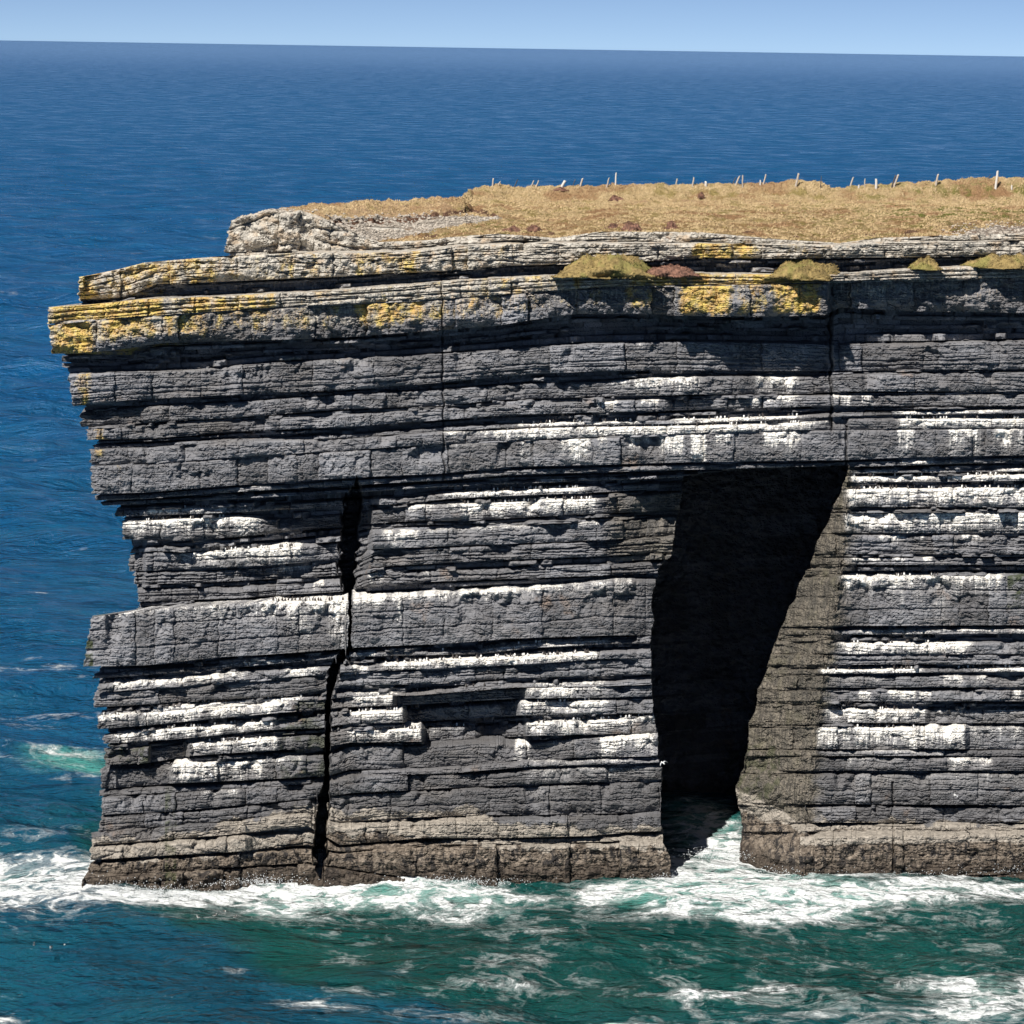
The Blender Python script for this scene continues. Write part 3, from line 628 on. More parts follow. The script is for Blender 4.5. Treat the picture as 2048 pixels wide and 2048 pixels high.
    dim = .38 * sstep(1380, 1560, PY) + .30 * sstep(520, 600, PX) * (1 - sstep(690, 720, PX)) * sstep(1230, 1400, PY) + .25 * ((PX > 800) & (PX < 1050)) * sstep(1400, 1480, PY)
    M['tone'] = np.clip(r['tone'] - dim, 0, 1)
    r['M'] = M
for a, b in zip(rows[:-1], rows[1:]):          # white ledge tops reach back to the wall behind
    a['M']['guano'][-1] = np.maximum(a['M']['guano'][-1], b['M']['guano'][0] * (a['Y'][-1] > b['Y'][0]))

def with_side(r):
    """adds the left flank: the layer runs back from its left end"""
    X, Y, Z, PX = r['X'], r['Y'], r['Z'], r['PX']
    nr = len(X)
    bo = back[:-1][None, :] if False else back[None, :]
    wob = .35 * fbm(bo * .35 + r['li'] * 2.2, r['zr'][:, :1] * 1.4, 3, 99)
    Ys = Y[:, :1] + bo + .35
    Zs = np.repeat(Z[:, :1], NS, 1) - .12 * bo
    Xs = x_of(np.repeat(PX[:, :1], NS, 1), Ys, Zs) + np.abs(wob) * np.minimum(bo, 1) + flank[None, :]
    return np.concatenate([Xs, X], 1), np.concatenate([Ys, Y], 1), np.concatenate([Zs, Z], 1)

def build_rows(name, rs, mat, parent):
    P = [with_side(r) for r in rs]
    X = np.concatenate([p[0] for p in P]); Y = np.concatenate([p[1] for p in P]); Z = np.concatenate([p[2] for p in P])
    at = {}
    for k in masks:
        A = np.concatenate([r['M'][k] * np.ones_like(r['PX']) for r in rs])
        at[k] = np.concatenate([np.repeat(A[:, :1], NS, 1), A], 1)
    V = np.stack([X, Y, Z], -1).reshape(-1, 3)
    return link(name, mesh_from(name, V, grid_faces(*X.shape), (mat,), attrs=at), parent)

cliff = link("cliff", None, label="tall layered dark rock cliff with white streaked ledges and a dark sea cave", cat="cliff", kind="structure")
order = [r['L']['key'] for r in rows]
ic = max(i for i, k in enumerate(order) if k == 'C')
iv = min(i for i, k in enumerate(order) if k == 'W')
def share(rs, nxt):                              # the next part's first row closes the seam
    n = dict(nxt); 
    for k in ('X', 'Y', 'Z', 'PX', 'PY', 'zr', 't'): n[k] = nxt[k][:1]
    n['M'] = {k: v[:1] for k, v in nxt['M'].items()}
    return rs + [n]
o = build_rows("lichen_cap", share(rows[:ic + 1], rows[ic + 1]), ROCK, cliff); o["label"] = "pale and yellow lichen covered cap rock of the cliff"
o = build_rows("ledge_face", share(rows[ic + 1:iv], rows[iv]), ROCK, cliff); o["label"] = "dark grey ledged face streaked with white droppings"
o = build_rows("tidal_base", rows[iv:], ROCK, cliff); o["label"] = "brown barnacle covered foot of the cliff"

# ------------------------------------------------------------------ the grassy top
RIDGE = I([(440, 448), (459, 443), (480, 434), (530, 423), (560, 421), (600, 416), (690, 414), (712, 410), (730, 407), (748, 408), (760, 411), (860, 403), (924, 400), (934, 390), (950, 382), (975, 377), (1000, 374), (1200, 370), (1400, 368), (1500, 366), (1560, 362), (1600, 360), (1640, 363), (1662, 372), (1690, 375), (1715, 370), (1760, 367), (1800, 365), (1880, 362), (1950, 357), (2048, 354), (3000, 350)])
YR = I([(440, -1), (459, 0), (600, 14), (900, 30), (924, 33), (945, 47), (1000, 50), (2048, 54), (3000, 60)])
Zr = rows[0]
NP = 90
tp = np.linspace(0, 1, NP)[:, None]
PXp = np.repeat(Zr['PX'][:1], NP, 0)
front_py = np.maximum(Zr['PY'][0], RIDGE(Zr['PX'][0]) + 1.0)
rd = RIDGE(PXp) + 1.6 * fbm(PXp / 18, 0 * PXp, 3, 130)
PYp = rd + tp * (Zr['PY'][:1] - rd)
yf = Zr['Y'][:1]
yr = YR(PXp)
bank = (PXp > 930)
# the bank under the fence is steeper than the field in front of it
tb = np.clip((402 - rd) / np.maximum(Zr['PY'][:1] - rd, 1), .02, .9)
prof = np.where(tp < tb, .09 * tp / tb, .09 + .91 * (tp - tb) / (1 - tb))
prof = np.where(bank, prof, tp)
Yp = yr + (yf - yr) * prof
rel = (.16 * fbm(PXp / 16, Yp * .7, 4, 133) + .18 * fbm(PXp / 40, Yp * .35, 2, 137)) * np.clip((1 - tp) / .06, 0, 1)
# turf hangs over the gravel as a low broken step
lip = I([(620, 441), (660, 446), (720, 444), (820, 440), (880, 430), (940, 422), (1000, 432), (1020, 440)])(PXp)
step = .45 * sstep(2, -2, PYp - lip + 3 * pn(PXp / 16, PYp * 0, 134)) * sstep(600, 640, PXp) * (1 - sstep(990, 1020, PXp))
Xp, Zp = ray(PXp, PYp, Yp)
Zp = Zp + (rel + step * 0.8 - .0) * (tp < .999)
Zp[-1] = Zr['zt']
Xp = x_of(PXp, Yp, Zp)
scr_c = I([(560, 455), (700, 463), (800, 457), (900, 443), (1000, 436)])(PXp)
scr_h = I([(440, 60), (560, 40), (640, 22), (750, 24), (850, 18), (930, 9), (990, 3), (1010, 0)])(PXp)
sc_m = np.clip(1.25 - (np.abs(PYp - scr_c) / np.maximum(scr_h, .1)) ** 2, 0, 1) * (PXp < 1005)
sc_m = np.maximum(sc_m, sstep(640, 560, PXp) * .9 * (PYp > RIDGE(PXp) + 6))
sc_m = np.maximum(sc_m, np.clip(1 - np.abs(PYp - 466) / 26, 0, 1) * sstep(1860, 2010, PXp) * 1.1)
hm = np.exp(-((PYp - lip - 2) / 3.0) ** 2) * sstep(600, 640, PXp) * (1 - sstep(985, 1010, PXp)) * 1.0
hm = np.maximum(hm, .75 * np.exp(-((PYp - Zr['PY'][:1] + 8) / 6) ** 2) * (PXp > 640) * np.clip(.6 + pn(PXp / 40, 0 * PXp, 136), 0, 1))
hm = np.maximum(hm, .8 * np.exp(-((PXp - 1255) / 45) ** 2 - ((PYp - 447) / 9) ** 2))
hm = np.maximum(hm, .55 * sstep(1700, 1900, PXp) * sstep(430, 448, PYp))
gm = np.clip(np.exp(-((PXp - 950) / 90) ** 2 - ((PYp - 460) / 14) ** 2) + .8 * sstep(1680, 1800, PXp) * sstep(450, 420, PYp) + .5 * sstep(1500, 1700, PXp) * (PYp > 405), 0, 1)
path = np.exp(-((PYp - 403 - 3 * pn(PXp / 60, 0 * PXp, 157)) / 3.2) ** 2) * bank
st = np.where(bank, sstep(.25, .0, tp) + .6 * np.exp(-((PYp - 404) / 9) ** 2), .4 * sstep(.3, 0, tp))
def add_side(A, mode, Y0=None):
    return np.concatenate([np.repeat(A[:, :1], NS, 1), A], 1)
Ys = Yp[:, :1] + back[None] + .35; Zs = np.repeat(Zp[:, :1], NS, 1) - .12 * back[None]
Xs = x_of(np.repeat(PXp[:, :1], NS, 1), Ys, Zs) + flank[None]
GX, GY, GZ = (np.concatenate(q, 1) for q in ((Xs, Xp), (Ys, Yp), (Zs, Zp)))
# the far side of the headland, out of sight, falls to the sea
bk = []
for dy, dz in ((22, -70), (17, -40), (11, -15), (6, -4), (2.5, -.6)):
    bk.append((GX[:1] * 1.0, GY[:1] + dy, np.maximum(GZ[:1] + dz, -8)))
GX = np.concatenate([b[0] for b in bk] + [GX]); GY = np.concatenate([b[1] for b in bk] + [GY]); GZ = np.concatenate([b[2] for b in bk] + [GZ])
def aside(A):
    A = np.concatenate([np.repeat(A[:, :1], NS, 1), A], 1)
    return np.concatenate([np.repeat(A[:1], len(bk), 0), A])
turf = link("grassland", mesh_from("grassland", np.stack([GX, GY, GZ], -1).reshape(-1, 3), grid_faces(*GX.shape), (GRASS,),
            attrs=dict(scree=aside(sc_m), heath=aside(hm), green=aside(gm), straw=aside(st), earth=aside(sstep(470, 560, PXp) * (1 - sstep(880, 960, PXp)) * sstep(452, 436, PYp) + .75 * path), front=aside(np.clip(np.where(PXp > 640, sstep(.45, 1, tp), 0), 0, 1) * .9)), smooth=True), kind="structure",
            label="dry straw coloured grassland with bare gravel on top of the cliff")

# where the ground is at a pixel of the top
def top_point(px, py):
    j = int(np.argmin(np.abs(PXp[0] - px)))
    i = int(np.argmin(np.abs(PYp[:, j] - py)))
    return Xp[i, j], Yp[i, j], Zp[i, j]

# ------------------------------------------------------------------ grass tufts on the top (uncountable)
def blades(base, n, h, w, rng, lean=.5):
    """flat array of triangles, n blades for every base point"""
    b = np.repeat(base, n, 0)
    m = len(b)
    a = rng.random(m) * 2 * math.pi
    r = rng.random(m) ** .5 * w
    p = b + np.stack([np.cos(a) * r, np.sin(a) * r, np.zeros(m) - .03], -1)
    hh = h * rng.uniform(.5, 1.25, m)
    la = rng.random(m) * 2 * math.pi
    tip = p + np.stack([np.cos(la) * hh * lean * rng.random(m) + .25 * hh, np.sin(la) * hh * lean * rng.random(m), hh], -1)
    wd = .045 * rng.uniform(.6, 1.6, m)
    sx = np.stack([np.cos(a + 1.3) * wd, np.sin(a + 1.3) * wd * .5, np.zeros(m)], -1)
    V = np.stack([p - sx, p + sx, tip], 1).reshape(-1, 3)
    return V, np.arange(m * 3).reshape(-1, 3)
gr = np.random.default_rng(21)
w = np.clip(1 - 1.5 * sc_m, 0, 1) * (PXp < 2150) * (tp > .005)
w = w * (1 - .85 * path) * (.03 + .95 * st + .30 * np.clip(fbm(Xp * .25, Yp * .25, 3, 140) + .2, 0, 1))
area = np.abs(np.gradient(Yp, axis=0))
w = w * np.clip(area, .02, 1.5)
cum = np.cumsum(w.ravel()); pick = np.searchsorted(cum, gr.random(22000) * cum[-1])
base = np.stack([Xp.ravel()[pick], Yp.ravel()[pick], Zp.ravel()[pick]], -1)
base[:, 0] += gr.uniform(-.05, .05, len(base)); base[:, 1] += gr.uniform(-.3, .3, len(base)) * np.clip(area.ravel()[pick], 0, 1)
V, T = blades(base, 6, .19, .18, gr)
tex = NT("dry_grass_blades")
pp = tex.pos()
tc = tex.mix(tex.ramp(tex.noise(pp, 1.1, 4), .3, .7), (.46, .33, .17), (.68, .52, .30))
tc = tex.mix(tex.ramp(tex.noise(pp, .45, 6, .65), .52, .64, 0, .75), tc, (.29, .235, .075))
tc = tex.mix(tex.ramp(tex.noise(pp, .16, 6, .62), .52, .64, 0, .85), tc, (.36, .21, .11))
tex.put(tex.b.inputs["Base Color"], tc); tex.b.inputs["Roughness"].default_value = .9
BLADES = tex.m
link("grass", mesh_from("grass", V, T, (BLADES,)), kind="stuff", label="dry straw grass tufts covering the cliff top")

# loose stones of the gravel patch
w = sc_m * (PXp < 1000) * (PXp > 480) * (tp > .03) * np.clip(area, .02, 1) + .5 * np.clip(1 - np.abs(PYp - 466) / 26, 0, 1) * sstep(1860, 2010, PXp) * (PXp < 2100)
cum = np.cumsum(w.ravel()); pick = np.searchsorted(cum, gr.random(2600) * cum[-1])
ico = bmesh.new(); bmesh.ops.create_icosphere(ico, subdivisions=1, radius=1)
iv_ = np.array([v.co[:] for v in ico.verts]); if_ = np.array([[v.index for v in f.verts] for f in ico.faces]); ico.free()
VS, FS = [], []
for i, q in enumerate(pick):
    sc_ = gr.uniform(.05, .2) * np.array([1, 1, .6]) * gr.uniform(.7, 1.4, 3)
    c0 = np.array([Xp.ravel()[q] + gr.uniform(-.1, .1), Yp.ravel()[q] + gr.uniform(-.25, .25), Zp.ravel()[q]])
    VS.append(iv_ * sc_ * gr.uniform(.75, 1.2, (12, 1)) + c0); FS.append(if_ + 12 * i)
STONE = simple("gravel_stone", (.42, .37, .31), .9, .5, 2.5)
link("gravel", mesh_from("gravel", np.concatenate(VS), np.concatenate(FS), (STONE,)), kind="stuff", label="loose pale gravel on the bare ground of the cliff top")

# ------------------------------------------------------------------ turf mounds on the ledge, heather on the top
TURF = NT("mound_turf")
pp = TURF.pos()
mc = TURF.mix(TURF.ramp(TURF.noise(pp, 1.6, 6, .7), .32, .68), (.19, .135, .05), (.44, .32, .125))
mc = TURF.mix(TURF.ramp(TURF.noise(pp, .55, 5), .48, .62, 0, .75), mc, (.27, .25, .07))
TURF.put(TURF.b.inputs["Base Color"], mc); TURF.b.inputs["Roughness"].default_value = .95
TURF.put(TURF.b.inputs["Normal"], TURF.bump(TURF.noise(pp, 4, 7, .7), 1, .3))
HEATH = NT("heather_leaf")
pp = HEATH.pos()
HEATH.put(HEATH.b.inputs["Base Color"], HEATH.mix(HEATH.ramp(HEATH.noise(pp, 3, 4), .3, .7), (.07, .035, .025), (.27, .14, .095)))
HEATH.b.inputs["Roughness"].default_value = .95

def mound(name, px0, px1, py0, py1, depth, label, cat, group, mat, bmat, seed, nb=420, bh=.2, yc=None):
    """a turf mound whose back leans on the rock behind it"""
    pc = (px0 + px1) / 2
    if yc is None: yc = float(YB(pc) - depth)
    xa, z0 = ray(px0, py1, yc); xb, z0b = ray(px1, py1, yc)
    x0 = (xa + xb) / 2; zc = (z0 + z0b) / 2 - .1
    rx = (xb - xa) / 2; rz = (py1 - py0) / 20.5 * 1.02; ry = max(.5, rz * 1.5)
    n, m = 56, 20
    th = np.linspace(-math.pi, math.pi, n, endpoint=False)[None, :]
    ph = np.linspace(0, math.pi / 2, m)[:, None]
    cx, sx_ = np.cos(th), np.sin(th)
    k = 1 + .38 * fbm(cx * 1.7 + seed, sx_ * 1.7 + ph, 4, 150)
    Xm = rx * np.cos(ph) * cx * k; Ym = ry * np.cos(ph) * sx_ * k; Zm = .84 * rz * (1 - np.cos(ph) ** 3) * (.92 + .5 * fbm(cx * np.cos(ph) * 2 + seed, sx_ * np.cos(ph) * 2, 3, 153))
    V = np.stack([Xm, Ym, Zm + 0 * Xm], -1).reshape(-1, 3)
    i = np.arange(m - 1)[:, None] * n; j = np.arange(n)[None, :]
    Fm = np.stack([i + j, i + (j + 1) % n, i + n + (j + 1) % n, i + n + j], -1).reshape(-1, 4)
    root = link(name, None, label=label, cat=cat, group=group)
    root.location = (x0, yc, zc)
    link("turf" if cat != "shrub" else "cushion", mesh_from("turf", V, Fm, (mat,), smooth=True), root)
    rg = np.random.default_rng(seed)
    pk = V[rg.integers(0, len(V), nb)]
    Vb, Tb = blades(pk, 4, bh * .7, .14, rg)
    link("grass_blades" if cat != "shrub" else "foliage", mesh_from("blades", Vb, Tb, (mat,)), root)
    return root
GM = "turf mounds on the upper ledge"
mound("turf_mound", 1112, 1302, 497, 549, .9, "largest olive and straw turf mound on the upper ledge above the grey and yellow rock", "turf", GM, TURF.m, BLADES, 1, 1500)
mound("turf_mound", 1288, 1392, 527, 549, 1.6, "low reddish turf strip joining the right side of the largest turf mound", "turf", GM, HEATH.m, BLADES, 2, 500)
mound("turf_mound", 1528, 1684, 516, 553, 1.7, "long olive turf mound ending at a vertical joint above bright yellow lichen", "turf", GM, TURF.m, BLADES, 3, 1200)
mound("turf_mound", 1822, 1878, 512, 535, 1.2, "small rounded golden turf mound alone on a shaded ledge", "turf", GM, TURF.m, BLADES, 4, 400)
mound("turf_mound", 1940, 2075, 506, 532, .8, "flat turf mound on the ledge, cut by the right edge of the photo", "turf", GM, TURF.m, BLADES, 5, 700)
GH = "dark heather clumps on the cliff top"
for i, (a, b, c, d_, lab) in enumerate([
    (1213, 1240, 445, 456, "left dark heather clump of the pair over the pale broken rock"),
    (1244, 1282, 442, 460, "largest purple brown heather clump, overhanging bare soil"),
    (1000, 1042, 452, 464, "flat dark heather clump at the foot of the green slope"),
    (1050, 1086, 450, 461, "dark heather clump beside the straw gully in the cliff edge"),
    (1332, 1356, 441, 456, "grey heather clump above the thin slabs right of the largest clump"),
    (1395, 1408, 382, 394, "small brown heather clump on the straw bank under the fence"),
    (1105, 1135, 373, 380, "wide low heather patch at the foot of the thick leaning post"),
    (1216, 1250, 389, 400, "rusty heather clump halfway down the straw bank")]):
    gx, gy, gz = top_point((a + b) / 2, d_)
    mound("heather_clump", a, b, c, d_, 0, lab, "shrub", GH, HEATH.m, HEATH.m, 40 + i, 160, .16, yc=float(gy))

# ------------------------------------------------------------------ fence posts
WOOD_L = simple("weathered_wood_pale", (.46, .40, .34), .9, .35, 5)
WOOD_W = simple("bleached_wood", (.66, .63, .58), .9, .2, 5)
WOOD_D = simple("dark_wood", (.085, .075, .072), .9, .35, 5)
S5 = 5.367
POSTS = []
def P(ox, oy, lst):
    for (bx, by, tx, ty, wd, m, lab) in lst: POSTS.append((ox + bx / S5, oy + by / S5, ox + tx / S5, oy + ty / S5, wd, m, lab))
P(940, 330, [(240, 245, 250, 150, 3.4, 'L', "pale upright post, first of the fence at the seaward end"),
 (285, 250, 325, 178, 3.0, 'L', "short pale post leaning right, second from the seaward end"),
 (475, 235, 515, 155, 2.4, 'D', "dark thin post leaning far right, third from the seaward end"),
 (655, 240, 685, 170, 3.0, 'L', "left post of the close leaning pair near the seaward end"),
 (712, 235, 738, 170, 3.0, 'L', "right post of the close leaning pair near the seaward end"),
 (985, 230, 1020, 170, 6.0, 'W', "thick short bleached post leaning right above a heather patch"),
 (1100, 228, 1130, 160, 1.6, 'D', "thin dark stake between the thick short post and the next pale post"),
 (1185, 230, 1208, 148, 4.2, 'L', "pale post with a shaded right side, just past the thin dark stake"),
 (1470, 230, 1492, 140, 3.2, 'L', "leaning post just left of the tallest post"),
 (1562, 220, 1568, 90, 3.2, 'W', "tallest straight slim post of the whole fence")])
P(1340, 330, [(65, 205, 78, 150, 3.2, 'L', "short leaning post with grass on both sides, right of the tallest post's gap"),
 (243, 220, 257, 135, 3.4, 'L', "single pale post standing just left of the white block post"),
 (383, 230, 385, 180, 5.0, 'W', "short square white post like a block"),
 (670, 205, 705, 135, 2.0, 'D', "thin dark stake tilted behind a steep leaning post"),
 (703, 225, 745, 122, 4.0, 'L', "post leaning steeply right beside a straight slim post"),
 (778, 228, 780, 115, 3.0, 'L', "straight slim post right beside the steep leaning one"),
 (970, 205, 970, 165, 3.0, 'W', "stubby white post close to a taller leaning post"),
 (1003, 200, 1030, 105, 3.2, 'L', "tall leaning post rising just past the stubby white one"),
 (1350, 230, 1382, 97, 4.4, 'L', "sturdy leaning post on top of the grassy hummock"),
 (1615, 235, 1625, 125, 1.6, 'D', "thin dark stake on the slope right of the hummock")])
P(1688, 320, [(65, 290, 98, 190, 3.6, 'L', "leaning pale post rising from the dip in the bank"),
 (158, 298, 158, 268, 3.4, 'W', "tiny white stump between two posts past the dip"),
 (222, 290, 225, 205, 2.6, 'L', "slim straight post left of the wide white post"),
 (343, 310, 346, 208, 5.0, 'W', "wide straight white post standing lower on the bank"),
 (515, 278, 555, 168, 3.0, 'D', "dark half of the crossed leaning pair of posts"),
 (540, 275, 583, 162, 4.2, 'L', "pale half of the crossed leaning pair of posts"),
 (985, 280, 1010, 158, 4.2, 'L', "leaning post by dark scrub, between the crossed pair and the two toned post"),
 (1535, 215, 1575, 155, 1.8, 'D', "thin dark stake leaning right just behind the two toned post"),
 (1628, 300, 1650, 125, 4.6, 'W', "tall two toned post bent to the right, last big one of the fence"),
 (1800, 300, 1800, 275, 3.0, 'W', "tiny pale stump at the right end of the fence")])
def post_mesh(w, h, lean, seed):
    bm = bmesh.new(); rg = random.Random(seed)
    n = 8; ringz = [-.4, 0, h * .35, h * .7, h - .04, h]
    prev = None
    for k, z in enumerate(ringz):
        f = max(0, z) / h
        s = w / 2 * (1.06 - .12 * f) * (.72 if k == len(ringz) - 1 else 1)
        cx = lean * f + (rg.uniform(-.015, .015) if 0 < k < 5 else 0)
        ring = []
        for i in range(n):
            a = 2 * math.pi * (i + .5) / n
            q = 1.0 + .13 * math.cos(4 * a + math.pi)
            ring.append(bm.verts.new((cx + math.cos(a) * s * q, math.sin(a) * s * q, z + (.05 * math.sin(a + seed) if k >= 4 else 0))))
        if prev:
            for i in range(n): bm.faces.new((prev[i], prev[(i + 1) % n], ring[(i + 1) % n], ring[i]))
        else: bm.faces.new(ring[::-1])
        prev = ring
    bm.faces.new(prev)
    me = bpy.data.meshes.new("fence_post"); bm.to_mesh(me); bm.free()
    return me
for i, (bx, by, tx, ty, wd, m, lab) in enumerate(POSTS):
    gx, gy, gz = top_point(bx, max(by, float(RIDGE(bx)) + 1))
    gy = float(gy) - .1
    x0, z0 = ray(bx, by, gy); x1, z1 = ray(tx, ty, gy)
    h = max(.3, float(z1 - z0)) * 1.04
    me = post_mesh(wd / 17.0, h, float(x1 - x0), i)
    me.materials.append({'L': WOOD_L, 'W': WOOD_W, 'D': WOOD_D}[m])
    o = link("fence_post", me, label=lab, cat="fence post", group="old posts of the broken fence along the cliff top")
    o.location = (float(x0), gy, float(z0))

# ------------------------------------------------------------------ seabirds on the ledges
WHITE = simple("white_plumage", (.84, .83, .80), .7, .06, 9)
DARK = simple("dark_plumage", (.045, .036, .032), .7, .3, 9)
BEAK = simple("dark_beak", (.05, .045, .04), .5, .1, 9)
def bird_arrays(pose):
    """an upright auk: rounded body, neck, head and a pointed bill; +y is the back"""
    prof = [(0, .0, .00, 0), (.02, .05, .01, 0), (.08, .085, .0, 0), (.17, .10, -.005, 0), (.25, .085, -.005, 0), (.31, .05, -.01, 0),
            (.335, .042, -.02, 0), (.365, .048, -.03, 0), (.395, .036, -.035, 0), (.41, .0, -.035, 0)]
    n = 10; V, Fq, mt = [], [], []
    for (z, r, y, _) in prof:
        for i in range(n):
            a = 2 * math.pi * i / n
            yy = y + r * 1.08 * math.sin(a) + pose * z
            V.append((r * math.cos(a), yy, z))
    for k in range(len(prof) - 1):
        for i in range(n):
            Fq.append((k * n + i, k * n + (i + 1) % n, (k + 1) * n + (i + 1) % n, (k + 1) * n + i))
            a = 2 * math.pi * (i + .5) / n
            mt.append(1 if (math.sin(a) > -.25 or k >= 5) else 0)
    b0 = len(V); zt = .375; yt = -.03 + pose * zt - .04
    V += [(-.014, yt, zt - .01), (.014, yt, zt - .01), (.014, yt, zt + .014), (-.014, yt, zt + .014), (0, yt - .075, zt - .004)]
    for q in ((0, 1, 4, 4), (1, 2, 4, 4), (2, 3, 4, 4), (3, 0, 4, 4)): Fq.append(tuple(b0 + i for i in q)); mt.append(2)
    return np.array(V), Fq, mt
def bird_mesh(pose, scale=1.0):
    V, Fq, mt = bird_arrays(pose)
    me = bpy.data.meshes.new("seabird")
    me.from_pydata([tuple(v * scale) for v in V], [], [f if f[2] != f[3] else f[:3] for f in Fq])
    for m in (WHITE, DARK, BEAK): me.materials.append(m)
    me.polygons.foreach_set("material_index", mt)
    me.polygons.foreach_set("use_smooth", [True] * len(mt))
    return me
BM = [bird_mesh(0.0, 1.0), bird_mesh(.16, .92), bird_mesh(-.14, 1.04)]
edge = {}
for k, (a, b) in enumerate(zip(rows[:-1], rows[1:])):
    if b['L']['kind'] == 'bed': edge[b['L']['key']] = (a, b)
def ledge_spot(key, px, u):
    a, b = edge[key]
    j = int(np.argmin(np.abs(b['PX'][0] - px)))
    yo, yi = b['Y'][0, j], a['Y'][-1, j]
    if yi - yo < .12: return None
    yy = yo + .14 + u * min(.55, max(0., yi - yo - .25))
    z = b['zt'][j]
    return float(x_of(b['PX'][0, j], yy, z)), float(yy), float(z)
ROWS = [ # bed, from, to, spacing px, ledge description, as individuals?
 ('J', 1700, 2048, 8, "thick white ledge second from the top right of the cave", 1),
 ('I2', 1705, 2048, 11, "thin topmost white shelf right of the cave roof", 1),
 ('K', 1730, 2048, 18, "thick dripping white ledge halfway above the grey block, right wall", 1),
 ('N2', 900, 1190, 10, "longest white ledge on the middle pillar", 1),
 ('N2', 768, 890, 10, "left part of the middle pillar's longest white ledge", 1),
 ('G', 1010, 1400, 13, "bright white band right over the lintel's left half", 1),
 ('G', 1405, 1600, 12, "bright white band right over the cave roof", 1),
 ('J', 925, 1190, 9, "white broken ledge at the top of the middle pillar", 1),
 ('O1', 330, 610, 9, "double white ledge low on the outer pillar", 1),
 ('P', 300, 530, 9, "long white ledge just under the outer pillar's double ledge", 1),
 ('M', 540, 690, 10, "white topped massive block of the outer pillar", 1),
 ('N2', 1700, 1860, 9, "long white ledge below the right wall's grey block", 1),
 ('J', 290, 450, 9, "highest thick white ledge of the outer pillar", 0), ('K', 440, 600, 11, "", 0), ('Q', 400, 545, 11, "", 0), ('I2', 905, 1170, 8, "", 0), ('F2', 1040, 1600, 14, "", 0),
 ('Q', 1060, 1300, 12, "", 0), ('P', 1045, 1210, 11, "", 0), ('O', 1060, 1210, 11, "", 0), ('P', 700, 800, 10, "", 0), ('Q', 700, 840, 12, "", 0), ('O', 700, 785, 10, "", 0),
 ('O1', 1650, 1840, 11, "", 0), ('Q', 1660, 1850, 12, "", 0), ('R', 1690, 1830, 14, "", 0), ('M', 1690, 1960, 14, "", 0), ('G', 1810, 2048, 11, "", 0), ('N', 1010, 1210, 10, "", 0),
 ('O1', 820, 1040, 30, "", 0), ('Q', 850, 950, 24, "", 0), ('O1', 1900, 2040, 12, "", 0), ('I2', 290, 460, 10, "", 0), ('K3', 735, 770, 16, "", 0), ('N', 860, 900, 12, "", 0), ('O', 200, 275, 14, "", 0)]
br = random.Random(5)
count = 0; VB, FB, MB_ = [], [], []; nvb = 0
arrs = [bird_arrays(0.0), bird_arrays(.14), bird_arrays(-.12)]
for (key, x0, x1, spc, desc, ind) in ROWS:
    px = x0
    while px < x1:
        px += spc * .8 * (br.uniform(.3, 1.0) if br.random() < .75 else br.uniform(1.5, 4.5))
        s = ledge_spot(key, px, br.random() ** 1.5)
        if s is None or px > x1: continue
        rz = br.choice([br.gauss(0, .5), br.gauss(math.pi, .6), br.gauss(math.pi, .8), br.uniform(0, 6.28)])
        k = br.randrange(3)
        if ind and count < 298:
            o = bpy.data.objects.new("seabird", BM[k]); COL.objects.link(o)
            o.location = (s[0], s[1], s[2] - .02); o.rotation_euler = (0, 0, rz)
            o["label"] = "small dark seabird on the " + desc
            o["category"] = "seabird"; o["group"] = "seabirds standing on the " + desc
            count += 1
        else:
            V, Fq, mt = arrs[k]; c, q = math.cos(rz), math.sin(rz)
            W = V * br.uniform(.88, 1.06)
            W = np.stack([W[:, 0] * c - W[:, 1] * q + s[0], W[:, 0] * q + W[:, 1] * c + s[1], W[:, 2] + s[2] - .02], -1)
            VB.append(W); FB += [tuple(i + nvb for i in f) if f[2] != f[3] else tuple(i + nvb for i in f[:3]) for f in Fq]; MB_ += mt; nvb += len(V)
me = bpy.data.meshes.new("bird_colony")
me.from_pydata(np.concatenate(VB).tolist(), [], FB)
for m in (WHITE, DARK, BEAK): me.materials.append(m)
me.polygons.foreach_set("material_index", MB_)
link("bird_colony", me, kind="stuff", label="crowded colony of small dark and white seabirds on the remaining ledges")
print("BIRDS", count, nvb // 105)

